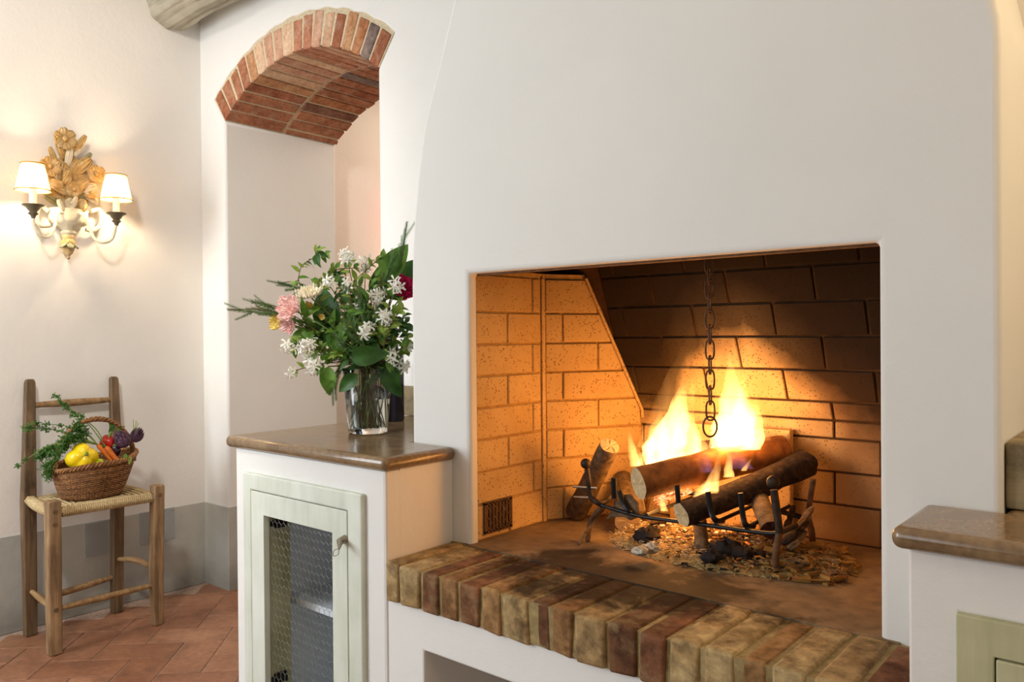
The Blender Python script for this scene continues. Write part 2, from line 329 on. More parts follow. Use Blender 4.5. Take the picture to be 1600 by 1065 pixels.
    def mesh(s, name, mat, smooth=None, off=(0, 0, 0)):
        me = bpy.data.meshes.new(name); o = V(off); me.from_pydata([V(v)-o for v in s.v], [], s.f); me.update()
        me.materials.append(M[mat] if isinstance(mat, str) else mat)
        if smooth is not None:
            for p in me.polygons: p.use_smooth = True
            me.set_sharp_from_angle(angle=math.radians(smooth))
        return me
def props(o, label=None, cat=None, group=None, kind=None):
    for k, v in (('label', label), ('category', cat), ('group', group), ('kind', kind)):
        if v: o[k] = v
    return o
def org(p):
    while p.parent: p = p.parent
    return V(p.location)
def obj(name, b, mat, parent=None, smooth=None, bevel=0, seg=2, sub=0, solid=0, label=None, cat=None, group=None, kind=None, recalc=True):
    if parent is None:
        xs, ys, zs = zip(*b.v); off = V(((min(xs)+max(xs))/2, (min(ys)+max(ys))/2, min(zs)))
    else: off = org(parent)
    me = b.mesh(name, mat, smooth, off) if isinstance(b, MB) else b
    if recalc and isinstance(b, MB):
        import bmesh
        bm = bmesh.new(); bm.from_mesh(me); bmesh.ops.recalc_face_normals(bm, faces=bm.faces); bm.to_mesh(me); bm.free()
    o = bpy.data.objects.new(name, me); C.objects.link(o)
    if parent is None: o.location = off
    else: o.parent = parent
    if solid: md = o.modifiers.new('s', 'SOLIDIFY'); md.thickness = solid; md.offset = 0
    if bevel: md = o.modifiers.new('b', 'BEVEL'); md.width = bevel; md.segments = seg; md.limit_method = 'ANGLE'; md.angle_limit = .6
    if sub: md = o.modifiers.new('u', 'SUBSURF'); md.levels = md.render_levels = sub
    return props(o, label, cat, group, kind)
def inst(name, me, parent, Mx):      # a copy that shares mesh data, placed at world matrix Mx
    o = bpy.data.objects.new(name, me); C.objects.link(o)
    if parent is not None: o.parent = parent; o.matrix_local = Matrix.Translation(-org(parent)) @ Mx
    else: o.matrix_local = Mx
    return o
def thing(name, label, cat, loc, group=None):
    o = bpy.data.objects.new(name, None); C.objects.link(o); o.location = loc; o.empty_display_size = .05
    return props(o, label, cat, group)
def frame(loc, d, nrm, sc=1):        # matrix whose Y axis runs along d and Z near nrm
    d = V(d).normalized(); nrm = V(nrm); x = d.cross(nrm)
    if x.length < 1e-5: x = d.orthogonal()
    x.normalize(); z = x.cross(d)
    mm = Matrix((x*sc, d*sc, z*sc)).transposed().to_4x4(); mm.translation = V(loc); return mm
def bez(p, n=8):   # Catmull-Rom through points
    p = [V(q) for q in p]; q = [p[0]*2-p[1]]+p+[p[-1]*2-p[-2]]; out = []
    for i in range(1, len(q)-2):
        for k in range(n):
            t = k/n; a, b, c, d = q[i-1:i+3]
            out.append(.5*((2*b)+(c-a)*t+(2*a-5*b+4*c-d)*t*t+(3*b-a-3*c+d)*t**3))
    return out+[p[-1]]

# ------------------------------------------------------------ the room
XL, YA = -3.354, 1.81          # left wall, wall with the arch
JL, JR, YB = -3.155, -2.138, 2.40   # arch jambs, far side
AC, AZ, RI, RO = (JL+JR)/2, 1.396, .819, .955
struct = lambda name, b, mat, **k: obj(name, b, mat, kind='structure', **k)
fl = thing('floor', None, None, (-2.4, 1, 0)); fl['kind'] = 'structure'
obj('grout_bed', MB().box(-3.6, 1.6, -3.2, 4.6, -.06, -.004), 'grout', fl, kind='structure')
wt = .1365
def uvxy(u, v): return ((u-v)/math.sqrt(2), (u+v)/math.sqrt(2))
def tile_mesh(lu, lv, name):
    b = MB(); g = .0022; h = .006
    P = [(g, g), (lu-g, g), (lu-g, lv-g), (g, lv-g)]; Q = [(g+.002, g+.002), (lu-g-.002, g+.002), (lu-g-.002, lv-g-.002), (g+.002, lv-g-.002)]
    top = [uvxy(*q)+(0.0,) for q in Q]; mid = [uvxy(*q)+(-.0015,) for q in P]; bot = [uvxy(*q)+(-.008,) for q in P]
    b.add(top+mid+bot, [(0, 1, 2, 3)]+[(4+i, 4+(i+1) % 4, (i+1) % 4, i) for i in range(4)]+[(8+i, 8+(i+1) % 4, 4+(i+1) % 4, 4+i) for i in range(4)]); return b.mesh(name, 'tile')
tH, tV = tile_mesh(2*wt, wt, 'tile'), tile_mesh(wt, 2*wt, 'tile')
cells = []
for i in range(-40, 40):
    for j in range(-40, 40):
        k = (i-j) % 4
        if k in (0, 3):
            x, y = uvxy(-.9525+(i-3)*wt, 2.663+j*wt)
            if -3.30 < x < -1.85 and .15 < y < 3.0: cells.append((abs(x+2.6)+abs(y-1.3), x, y, k))
cells.sort()
for _, x, y, k in cells[:296]:
    o = inst('tile', tH if k == 0 else tV, fl, Matrix.Translation((x, y, random.uniform(-.0008, 0))) @ Matrix.Rotation(random.uniform(-.003, .003), 4, 'Z'))
rest = MB()
struct('ceiling', MB().box(-3.6, 1.6, -3.2, 4.6, 2.75, 2.85), 'plaster')
def wavy(fn, nu, nv): return MB().sheet(fn, nu, nv)
struct('wall_left', MB().box(XL-.2, XL, -3.2, 4.6, -.06, 2.75), 'plaster2')
# wall with the arch
n = 40; a0 = math.asin((JR-JL)/2/RI)
outer = [(AC-RO*math.sin(a0*(1-2*k/n))*1.0, AZ+RO*math.cos(a0*(1-2*k/n))+.004*math.sin(k*1.7)) for k in range(n+1)]
poly = [(XL-.1, -.06), (JL, -.06), (JL, AZ+RI*math.cos(a0))]+outer+[(JR, AZ+RI*math.cos(a0)), (JR, -.06), (-1.42, -.06), (-1.42, 2.75), (XL-.1, 2.75)]
struct('wall_back', MB().prism(poly, YA, YB), 'plaster', bevel=.012, smooth=35)
struct('wall_back_upper', MB().box(-1.43, -.26, YA+.2, YB, 1.70, 2.75), 'plaster')
struct('wall_back_right', MB().box(-.27, 1.6, YA, YB, -.06, 2.75), 'plaster2')
struct('wall_back_room', MB().box(-3.6, 1.6, 3.75, 3.9, -.06, 2.75), 'far_plaster')
struct('wall_right', MB().box(1.6, 1.75, -3.2, 4.6, -.06, 2.75), 'plaster2')
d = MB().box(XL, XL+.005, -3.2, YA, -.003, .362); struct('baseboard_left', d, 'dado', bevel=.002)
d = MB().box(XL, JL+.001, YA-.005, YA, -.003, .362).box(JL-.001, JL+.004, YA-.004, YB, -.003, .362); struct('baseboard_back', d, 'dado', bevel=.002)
# arch bricks
ar = thing('brick_arch', 'shallow red and grey brick arch over the opening beside the sconce', 'arch', (AC, YA, AZ))
obj('mortar', MB().prism([(AC+(RI+.005)*math.sin(-a0+2*a0*k/24), AZ+(RI+.005)*math.cos(-a0+2*a0*k/24)) for k in range(25)] +
    [(AC+(RO+.007)*math.sin(a0-2*a0*k/24), AZ+(RO+.007)*math.cos(a0-2*a0*k/24)) for k in range(25)], YA+.003, YB-.004), 'mortar', ar)
def wedge(a, da, y0, y1, r0, r1, mat):
    b = MB(); g = .0045/RI; lo, hi = a+g, a+da-g; J = lambda: random.uniform(-.0022, .0022)
    pts = []
    for yy in (y0, y1):
        for (r, an) in ((r0, lo), (r0, hi), (r1, hi-.002), (r1, lo+.002)): pts.append(V((AC+(r+J())*math.sin(an+J()), yy+J(), AZ+(r+J())*math.cos(an+J()))))
    b.hexa(pts[:4], pts[4:]); return obj('brick', b, mat, ar, bevel=.0035, seg=1)
NB = 18; da = 2*a0/NB
for k in range(NB):
    pale = 5 <= k <= 12
    wedge(-a0+k*da+random.uniform(-.002, .002), da, YA-.001, 2.094, RI, RO-.004+random.uniform(-.012, .004), 'brick_pale' if pale else 'brick')
for k in range(NB+1):
    lo = -a0+(k-.45)*da; hi = lo+da; lo = max(lo, -a0); hi = min(hi, a0)
    wedge(lo, hi-lo, 2.108, YB+random.uniform(-.004, .006), RI-.001, RO-.02, 'brick')
# beam
bp = [(XL-.02, 1.672, 2.545), (-2.9, 1.668, 2.55), (-2.2, 1.66, 2.56), (-1.2, 1.65, 2.57)]
b = MB(); pts = bez(bp, 10); b.tube(pts, [.104+.004*math.sin(i*.8) for i in range(len(pts))], 9, True, 1.0, .05, 3)
obj('ceiling_beam', b, 'beam', smooth=25, bevel=.004, label='grey weathered chestnut beam crossing the ceiling above the arch', cat='beam')
# cover plates
for (x0, y0, x1, y1, lb) in ((131, 812, 192, 866, 'clear plastic cover plate on the grey dado behind the chair legs'), (217, 795, 272, 848, 'clear plastic cover plate on the grey dado nearer the room corner')):
    a = onX(x0, (y0+y1)/2, XL); c = onX(x1, (y0+y1)/2, XL); z0 = onX((x0+x1)/2, y1-1, XL).z; z1 = onX((x0+x1)/2, y0+1, XL).z
    t_ = thing('cover_plate', lb, 'cover plate', (XL+.005, (a.y+c.y)/2, z0))
    obj('plate', MB().box(XL+.0052, XL+.008, a.y, c.y, z0, z1), 'plastic', t_, bevel=.0012)
    s_ = MB()
    for yy in (a.y+.01, c.y-.01):
        for zz in (z0+.01, z1-.01): s_.ball((XL+.009, yy, zz), .003, 8, 4)
    obj('screws', s_, 'steel', t_, smooth=40)

# ------------------------------------------------------------ fireplace
YM = 1.353; OX0, OX1, OZ1 = -1.279, -.369, 1.247; HZ = .606; YF = 1.143
fp = thing('fireplace', 'white plastered fireplace with brick hearth and tall hood', 'fireplace', (-.83, 1.6, 0))
lc = [(-1.478, -.0), (-1.478, 1.22), (-1.475, 1.31), (-1.467, 1.397), (-1.452, 1.50), (-1.429, 1.615), (-1.402, 1.69), (-1.373, 1.761), (-1.322, 1.902), (-1.19, 2.25), (-1.0, 2.75)]
rc = [(-.52, 2.75), (-.36, 2.25), (-.25, 1.80), (-.222, 1.66), (-.207, 1.60), (-.201, 1.565), (-.199, 1.53), (-.199, 1.45), (-.199, 0)]
notch = [(OX1, 0), (OX1, OZ1), (OX0, OZ1), (OX0, 0)]
b = MB(); pl_ = lc+rc+notch; nn = len(pl_); no = len(lc)+len(rc)
vs = [(p[0], YM, p[1]) for p in pl_]; b.add(vs, [tuple(range(nn))])
k0 = len(b.v); b.add([(p[0], 2.0, p[1]) for p in lc+rc], []); b.add([(p[0], YM+.026, p[1]) for p in notch], [])
b.f += [(i, i+1, k0+i+1, k0+i) for i in range(no-1)]
k1 = k0+no; b.f += [(no+i, no+i+1, k1+i+1, k1+i) for i in range(3)]
obj('chimney_breast', b, 'breast', fp, bevel=.011, seg=4, smooth=40)
# firebox liners: joint-coloured backing, blocks proud of it
LX, BY = -1.283, 1.905; RX = -.365
cL, cB = V((-1.287, 1.648)), V((-1.141, 1.905)); mirror = lambda v: V((2*(-.824)-v.x, v.y))
cR, cBR = mirror(cL), mirror(cB)
SL0, SL1 = V((1.905, .89)), V((1.758, 1.252))      # sloping back (y, z)
slope_y = lambda z: SL0.x+(z-SL0.y)*(SL1.x-SL0.x)/(SL1.y-SL0.y) if z > SL0.y else SL0.x
jb = MB()
jb.box(LX-.06, LX-.004, YM+.02, 1.655, HZ-.02, 1.262).box(RX+.004, RX+.06, YM+.02, 1.655, HZ-.02, 1.262)
def panel(p, q, z0, z1, off, th):     # vertical slab on line p->q, off = inward recess
    d_ = (q-p).normalized(); nv = V((d_.y, -d_.x)); a, c = p-nv*off, q-nv*off; a2, c2 = a-nv*th, c-nv*th
    return [(a.x, a.y), (c.x, c.y), (c2.x, c2.y), (a2.x, a2.y)]
jb.prism(panel(cL, cB+(cB-cL)*.05, 0, 0, .005, .05), HZ-.02, 1.262, 'Z'); jb.prism(panel(cBR+(cBR-cR)*.05, cR, 0, 0, .005, .05), HZ-.02, 1.262, 'Z')
obj('side_backing', jb, 'joint', fp, kind='stuff')
jb = MB().box(-1.30, -.35, BY+.005, BY+.05, HZ-.02, .91)
jb.hexa([(-1.30, SL0.x+.005, SL0.y), (-.35, SL0.x+.005, SL0.y), (-.35, SL0.x+.05, SL0.y), (-1.30, SL0.x+.05, SL0.y)],
        [(-1.30, slope_y(1.6)+.005, 1.6), (-.35, slope_y(1.6)+.005, 1.6), (-.35, slope_y(1.6)+.05, 1.6), (-1.30, slope_y(1.6)+.05, 1.6)])
obj('back_backing', jb, M['back_joint'], fp)
obj('smoke_chamber', MB().box(-1.40, -.26, YM+.03, 1.75, 1.60, 1.64).box(-1.42, -1.29, YM+.03, 1.95, 1.262, 1.6).box(-.36, -.24, YM+.03, 1.95, 1.262, 1.6).box(-1.42, -.24, YM+.03, YM+.05, 1.275, 1.62)
    .box(-1.42, -.24, 1.956, 1.99, HZ-.2, 1.6), 'soot', fp)
obj('lintel_bar', MB().box(OX0-.02, OX1+.02, YM+.026, YM+.045, OZ1-.004, OZ1+.03), M['rust'], fp)
zc = [HZ, .692, .770, .848, .925, 1.002, 1.079, 1.158, 1.250]
G2 = .0026
def vblock(p, q, z0, z1, mat, th=.02):   # a block on vertical panel line p->q (xy), z0..z1
    poly = panel(p, q, 0, 0, 0, th); b = MB(); j = lambda: random.uniform(-.0012, .0012)
    lo = [(x+j(), y+j(), z0) for x, y in poly]; hi = [(x+j(), y+j(), z1) for x, y in poly]
    return obj('firebrick', b.hexa(lo, hi), mat, fp, bevel=.002, seg=1)
def course(p, q, joints, r, mat):
    L = (q-p).length; d_ = (q-p)/L; e = [.0]+[x for x in joints if .02 < x < L-.01]+[L]
    for s0, s1 in zip(e, e[1:]): vblock(p+d_*(s0+G2), p+d_*(s1-G2), zc[r]+G2, zc[r+1]-G2, mat)
for r in range(8):
    A, B_ = V((LX, YM+.027)), V((LX, 1.636)); o_ = YM+.027
    js = ([1.396-o_, 1.600-o_] if r % 2 == 1 else [1.50-o_]) if r else [1.398-o_, 1.502-o_]
    course(A, B_, js, r, 'block')
    course(V((RX, 1.636)), V((RX, YM+.027)), [.04, .14, .24][r % 2:], r, 'block')
    course(V((-1.284, 1.652)), cB, [.052] if r % 2 == 0 else [.157], r, 'block')
    course(cBR, V((-.364, 1.652)), [.24] if r % 2 == 0 else [.14], r, 'block')
obj('corner_strip', MB().box(LX-.005, LX+.0025, 1.637, 1.651, HZ, 1.25), 'block', fp, bevel=.002)
# back wall: vertical rows then sloping rows
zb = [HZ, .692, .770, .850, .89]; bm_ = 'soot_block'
def xj(par): return [x for x in ([-.309-.2068*k for k in range(6)] if par else [-.4125-.2068*k for k in range(6)])]
def brow(z0, z1, par):
    ex = [-1.18]+sorted(x for x in xj(par) if -1.15 < x < -.44)+[-.47]
    for x0, x1 in zip(ex, ex[1:]):
        y0, y1 = slope_y(z0), slope_y(z1); j = lambda: random.uniform(-.0012, .0012)
        lo = [(x0+G2, y0+j(), z0+G2), (x1-G2, y0+j(), z0+G2), (x1-G2, y0+.025, z0+G2), (x0+G2, y0+.025, z0+G2)]
        hi = [(x0+G2, y1+j(), z1-G2), (x1-G2, y1+j(), z1-G2), (x1-G2, y1+.025, z1-G2), (x0+G2, y1+.025, z1-G2)]
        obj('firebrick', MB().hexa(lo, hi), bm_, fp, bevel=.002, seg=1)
for i, (z0, z1) in enumerate(((HZ, .695), (.695, .772), (.772, .850), (.850, .893), (.893, .938), (.938, 1.014), (1.014, 1.093), (1.093, 1.172), (1.172, 1.25), (1.25, 1.33), (1.33, 1.41))):
    brow(z0, z1, (1, 0, 1, 0, 0, 1, 0, 1, 0, 1, 0)[i])
b = MB()   # fillet strips along the sloping joint
p0, p1 = V((-1.141, 1.905, .89)), V((-1.225, 1.758, 1.252)); b.tube([p0+V((.004, -.004, -.02)), p0+V((.004, -.004, 0)), p1+V((.004, -.004, 0))], .005, 6)
obj('joint_fillet', b, 'block', fp, smooth=60)
# ventilation grille
gA, gB = onX(756, 800, LX).y, onX(797, 800, LX).y; gz0, gz1 = .622, .694
gr = obj('vent_grille', MB().box(LX+.0005, LX+.0025, gA, gB, gz0, gz1), 'dark', fp)
b = MB(); gw = (gB-gA); ns_ = 7
R4 = lambda y0, y1, z0, z1: b.box(LX+.002, LX+.0055, y0, y1, z0, z1)
R4(gA-.003, gB+.003, gz0-.003, gz0+.004); R4(gA-.003, gB+.003, gz1-.004, gz1+.003); R4(gA-.003, gA+.004, gz0, gz1); R4(gB-.004, gB+.003, gz0, gz1)
for i in range(ns_+1): y_ = gA+.006+(gw-.012)*i/ns_; R4(y_-.0035, y_+.0035, gz0, gz1)
for i in range(ns_):
    y_ = gA+.006+(gw-.012)*(i+.5)/ns_
    for z_ in ((.30, .64) if i % 2 else (.14, .47, .82)): R4(y_-.006, y_+.006, gz0+(gz1-gz0)*z_-.0025, gz0+(gz1-gz0)*z_+.0025)
obj('grille_bars', b, 'rust', gr)
# hearth
obj('hearth_slab', MB().box(-1.30, -.34, 1.3462, 1.93, HZ-.06, HZ), 'slab', fp)
obj('hearth_core', MB().box(-1.331, -.292, 1.1395, 1.36, .524, HZ-.0035), 'hmortar', fp)
hx = [-1.334, -1.287, -1.218, -1.162, -1.109, -1.049, -.993, -.925, -.875, -.823, -.753, -.693, -.637, -.576, -.516, -.467, -.406, -.345, -.288]
def rough_box(x0, x1, y0, y1, z0, z1, nx, ny, nz, amp):
    import bmesh
    b = MB().box(x0, x1, y0, y1, z0, z1); return b
for x0, x1, hm in zip(hx, hx[1:], 'lldmdmldmlddllmlld'):
    g = .0034; j = lambda s=.003: random.uniform(-s, s); dz = j(.002); yb = 1.345+j(.002); yf = 1.136+j(.003)
    a = [(x0+g+j(), yf+j(), .521+j()), (x1-g+j(), yf+j(), .521+j()), (x1-g+j(), yb, .521), (x0+g+j(), yb, .521)]
    c = [(x0+g+j(), yf+j(), HZ+dz), (x1-g+j(), yf+j(), HZ+dz), (x1-g+j(.002), yb, HZ+dz), (x0+g+j(.002), yb, HZ+dz)]
    obj('hearth_brick', MB().hexa(a, c), 'hbrick_'+hm, fp, bevel=.006, seg=2, smooth=50)
obj('hearth_flank', MB().box(-1.40, OX0-.004, 1.345, 1.353, .50, HZ), 'hmortar', fp)
hp = [(-1.336, 0), (-1.222, 0), (-1.222, .4335), (-.42, .4335), (-.42, 0), (-.27, 0), (-.27, .522), (-1.336, .522)]
obj('hearth_support', MB().prism(hp, 1.146, 1.80), 'plaster', fp, bevel=.004)
obj('log_store_back', MB().box(-1.23, -.40, 1.74, 1.79, 0, .44), 'plaster2', fp)
# fireback plate
fb = obj('fireback', MB().box(-1.04, -.714, 1.882, 1.900, HZ, .866), 'block', fp, bevel=.002)
obj('raised_border', MB().ring((-1.04, -.714, HZ, .866), (-1.012, -.742, HZ+.03, .838), 1.876, 1.884).ring((-1.005, -.749, HZ+.037, .831), (-.998, -.756, HZ+.044, .824), 1.879, 1.884), 'block', fb, bevel=.002)

# ------------------------------------------------------------ left cabinet, counter
CT, CB = .834, .803
cb = thing('masonry_cabinet', 'white plastered cabinet with wire mesh door left of the fireplace', 'cabinet', (-1.65, 1.4, 0))
b = MB(); Xa, Xb = -1.954, -1.337
O = (Xa, Xb, 0, CB-.001); I = (-1.862, -1.455, .05, .700)
b.ring(O, I, YF, YF+.05); obj('front_wall', b, 'plaster', cb, bevel=.006, seg=2)
obj('side_wall', MB().box(Xa-.0003, -1.90, YF+.042, 1.808, 0, CB-.001), 'plaster', cb); obj('side_wall', MB().box(-1.44, Xb+.0003, YF+.042, YM-.001, 0, CB-.001), 'plaster', cb)
obj('cabinet_interior', MB().box(-1.90, -1.862, YF+.05, 1.80, .03, .76).box(-1.90, -1.44, 1.70, 1.80, .03, .76).box(-1.90, -1.44, YF+.05, 1.72, .70, .74).box(-1.90, -1.44, YF+.05, 1.72, .02, .05).box(-1.455, -1.44, YF+.05, 1.72, .03, .76), 'inner', cb)
obj('jamb_post', MB().box(-1.862, -1.812, YF+.004, 1.217, .05, .70).box(-1.505, -1.456, YF+.004, 1.217, .05, .70), 'painted_g', cb, bevel=.001)
obj('shelf', MB().box(-1.861, -1.456, 1.244, 1.70, .375, .394), 'inner', cb, bevel=.001)
obj('door_frame', MB().ring((-1.898, -1.406, .03, .744), (-1.8605, -1.457, .066, .7005), YF-.013, YF+.006), 'painted', cb, bevel=.004, seg=3)
dr = obj('door', MB().ring((-1.859, -1.4585, .068, .699), (-1.801, -1.514, .128, .641), YF-.013, YF+.004), 'painted', cb, bevel=.0015)
b = MB(); hw, hh = .0185, .0245; wr = .00055
X0, X1, Z0, Z1 = -1.803, -1.512, .126, .643
def seg_(p, q):
    if all(X0 <= t_[0] <= X1 and Z0 <= t_[1] <= Z1 for t_ in (p, q)):
        b.tube([(p[0], YF+.0055+.0015*math.sin(p[0]*40), p[1]), (q[0], YF+.0055+.0015*math.sin(q[0]*40), q[1])], wr, 3, False)
for j in range(27):
    for i in range(-1, 18):
        cx = X0+(i+.5*(j % 2))*hw; cz = Z0+j*hh*.82; w2 = hw/2; q = hh*.30; e = hh*.52
        jx = .0012*math.sin(i*3.1+j*1.7)
        seg_((cx+jx, cz), (cx+jx, cz+e)); seg_((cx+jx, cz+e), (cx+w2-jx, cz+hh*.82)); seg_((cx+jx, cz+e), (cx-w2-jx, cz+hh*.82))
obj('wire_mesh', b, 'wire', dr, kind='stuff')
hp0 = onY(538, 845, YF-.013); tip = onD(530, 857, onY(530, 857, YF-.05).y and (onY(530, 857, YF-.05)-CAM).dot(Fw))
b = MB(); b.tube([hp0+V((.003, .004, .006)), hp0+V((0, -.012, .002)), tip], [.0105, .0085, .0022], 12)
lp = onY(521, 868, YF-.045); b.tube(bez([tip, tip*.5+lp*.5+V((-.005, -.002, .004)), lp, tip*.5+lp*.5+V((.006, 0, -.004)), tip], 5), .0009, 5)
obj('cone_pull', b, 'steel', dr, smooth=40)
for py in (814, 1056):
    c = onX(438, py, -1.811); b = MB().box(-1.812, -1.800, c.y-.018, c.y+.016, c.z-.014, c.z+.012).box(-1.812, -1.806, c.y-.03, c.y-.016, c.z-.008, c.z+.006)
    b.tube([(-1.80, c.y, c.z-.01), (-1.797, c.y, c.z+.008)], .006, 8); obj('hinge', b, 'dark', cb, bevel=.001)
# glass on the shelf
gp = V((-1.632, 1.33, .394)); b = MB().lathe([(.018, 0), (.022, .001), (.027, .075), (.0255, .075), (.0205, .006), (.001, .006)], gp, 20)
obj('drinking_glass', b, 'glass', smooth=50, label='small clear drinking glass on the cabinet shelf behind the wire mesh', cat='glass')
# counter slab (L shape around the chimney breast)
def slab(name, poly, z0, z1, label, parent=None):
    return obj(name, MB().prism(poly, z0, z1, 'Z'), 'stone', None, bevel=.0135, seg=4, smooth=40, label=label, cat='countertop')
slab('stone_countertop', [(-1.985, 1.128), (-1.322, 1.128), (-1.322, YM-.0005), (-1.4785, YM-.0005), (-1.4785, YA-.001), (-1.985, YA-.001)], CB, CT, 'polished brown stone countertop with rounded edge under the flower vase')
s1 = thing('stone_backsplash', 'brown stone backsplash strip behind the dark bottle', 'backsplash', (-1.75, YA-.01, CT))
obj('stone_strip', MB().box(-2.03, -1.48, YA-.022, YA-.0005, CT+.001, .932), 'stone_rough', s1, bevel=.003)
# right cabinet
rb = thing('masonry_cabinet', 'cream plastered cabinet with olive wooden door right of the fireplace', 'cabinet', (.3, 1.5, 0))
obj('body', MB().ring((-.285, 1.3, 0, CB-.001), (-.222, .40, .04, .726), 1.18, 1.22).box(-.285, -.24, 1.22, YM-.001, 0, CB-.001).box(.42, 1.3, 1.22, 1.80, 0, CB-.001).box(-.196, .42, 1.5, 1.80, 0, CB-.001), 'plaster2', rb, bevel=.004)
obj('door_frame', MB().ring((-.225, .40, .03, .728), (-.181, .35, .075, .681), 1.168, 1.19), 'painted_g', rb, bevel=.002)
obj('door', MB().box(-.179, .348, 1.172, 1.188, .077, .679).ring((-.179, .348, .077, .679), (-.13, .30, .125, .632), 1.166, 1.173), 'painted_g', rb, bevel=.002)
slab('stone_countertop', [(-.303, 1.157), (1.3, 1.157), (1.3, YA-.001), (-.198, YA-.001), (-.198, YM-.0005), (-.303, YM-.0005)], CB, CT, 'brown stone countertop on the cabinet right of the fireplace')
s2 = thing('stone_backsplash', 'stone backsplash block on the right side of the chimney breast', 'backsplash', (-.19, 1.55, CT))
b = MB().hexa([(-.1975, 1.372, CT+.001), (-.1975, YA-.002, CT+.001), (-.168, YA-.002, CT+.001), (-.168, 1.372, CT+.001)], [(-.1975, 1.372, .935), (-.1975, YA-.002, .935), (-.172, YA-.002, .935), (-.172, 1.372, .935)])
obj('stone_block', b, 'stone_rough', s2, bevel=.004, seg=2)
pc = V((-.10, 1.43, CT)); b = MB().lathe([(.03, 0), (.042, .004), (.047, .03), (.045, .062), (.034, .074), (.030, .078), (.006, .08)], pc, 24)
obj('black_pot', b, 'dark', smooth=40, label='small dark pot cut off by the right edge of the photo', cat='pot')

# ------------------------------------------------------------ chair
ch = thing('rush_seat_chair', 'worn wooden ladder-back chair with a woven rush seat', 'chair', (-3.13, 1.23, 0))
def sq(pts, s, name, mat, tw=0, par=None):
    b = MB(); pts = [V(p) for p in pts]; vs = []; ss = s if isinstance(s, list) else [s]*len(pts)
    for p, q in zip(pts, ss): vs.append([V((p.x+a*q[0], p.y+c*q[1], p.z)) for a, c in ((-1, -1), (1, -1), (1, 1), (-1, 1))])
    for l in vs: b.add(l, [])
    for i in range(len(pts)-1): b.f += [(4*i+k, 4*i+(k+1) % 4, 4*i+4+(k+1) % 4, 4*i+4+k) for k in range(4)]
    b.f += [(3, 2, 1, 0), tuple(range(4*len(pts)-4, 4*len(pts)))]
    return obj(name, b, mat, ch, bevel=.0045, seg=2, smooth=40)
FL0, FR0 = V((-3.0, 1.055, 0)), V((-3.0, 1.418, 0)); BL0, BR0 = V((-3.262, 1.066, 0)), V((-3.262, 1.378, 0))
l1 = sq([FL0, FL0+V((0, 0, .53)), FL0+V((0, 0, .538))], [(.021, .021), (.022, .022), (.019, .019)], 'front_leg', 'oldwood')
l2 = sq([FR0, FR0+V((.004, -.004, .20)), FR0+V((0, .006, .53)), FR0+V((0, .006, .538))], [(.018, .018), (.021, .021), (.021, .021), (.018, .018)], 'front_leg', 'oldwood')
sq([BL0, BL0+V((-.005, .0, .5)), (-3.322, 1.094, .935), (-3.324, 1.095, .949)], [(.018, .020), (.021, .023), (.014, .017), (.010, .013)], 'back_post', 'oldwood_d')
sq([BR0, BR0+V((-.005, .010, .5)), (-3.322, 1.402, .935), (-3.324, 1.402, .945)], [(.018, .020), (.020, .022), (.013, .016), (.009, .012)], 'back_post', 'oldwood_d')
def rung(name, p, q, r=.0105, bow=(0, 0, 0), mat='rung'):
    p, q = V(p), V(q); mid = (p+q)/2+V(bow); pts = bez([p, mid, q], 6); n = len(pts)
    return obj(name, MB().tube(pts, [r*(.8+.35*math.sin(PI*i/(n-1))) for i in range(n)], 10), mat, ch, smooth=50)
rung('stretcher', (-3.0, 1.065, .155), (-3.0, 1.405, .155), .010)
rung('stretcher', (-3.262, 1.075, .12), (-3.262, 1.375, .145), .011)
rung('stretcher', (-3.25, 1.068, .165), (-3.01, 1.057, .155), .010)
rung('stretcher', (-3.25, 1.382, .215), (-3.01, 1.415, .215), .010, (0, .004, .012))
sl = onX(115, 628, -3.312); rung('back_slat', (-3.314, 1.10, sl.z-.002), (-3.314, 1.40, sl.z+.0), .0125)
rung('seat_rail', (-3.26, 1.066, .502), (-3.0, 1.056, .49), .019, (0, 0, 0), 'rush')
rung('seat_rail', (-3.262, 1.40, .50), (-3.0, 1.42, .49), .015, (0, 0, 0), 'rush')
rung('seat_rail', (-3.0, 1.06, .492), (-3.0, 1.41, .492), .015, (0, 0, 0), 'rush')
# rush seat: four triangles of strands
st = MB(); c4 = [V((-2.995, 1.075, .499)), V((-2.995, 1.405, .499)), V((-3.262, 1.388, .505)), V((-3.262, 1.072, .505))]
cc = (c4[0]+c4[1]+c4[2]+c4[3])/4-V((0, 0, .004)); N_ = 27
for e in range(4):
    a, c = c4[e], c4[(e+1) % 4]
    for k in range(N_):
        f_ = k/N_; p = a.lerp(cc, f_); q = c.lerp(cc, f_); out = ((a+c)/2-cc); out.z = 0; out.normalize()
        h = V((0, 0, .004*math.sin(k*2.1)))
        st.tube([p+h, (p+q)/2+V((0, 0, .0035))+h, q+h], .0048, 5, False)
b = MB().hexa([V((v.x, v.y, .478)) for v in c4], [v-V((0, 0, .003)) for v in c4]); obj('seat_pad', b, 'rush', ch, bevel=.008)
obj('rush_weave', st, 'rush', ch, smooth=60, kind='stuff')
wr_ = MB()
for (p, q, n2) in ((V((-3.0, 1.08, .492)), V((-3.0, 1.40, .492)), 44), (V((-3.245, 1.066, .502)), V((-3.02, 1.057, .49)), 26)):
    pts = []
    for k in range(n2*6+1):
        u_ = k/(n2*6); c = p.lerp(q, u_); an = 2*PI*k/6; ax = (q-p).normalized(); s_ = ax.cross(V((0, 0, 1)))
        pts.append(c+s_*math.cos(an)*.0175+V((0, 0, 1))*math.sin(an)*.0175)
    wr_.tube(pts, .0035, 4)
obj('rail_wrapping', wr_, 'rush', ch, smooth=60, kind='stuff')
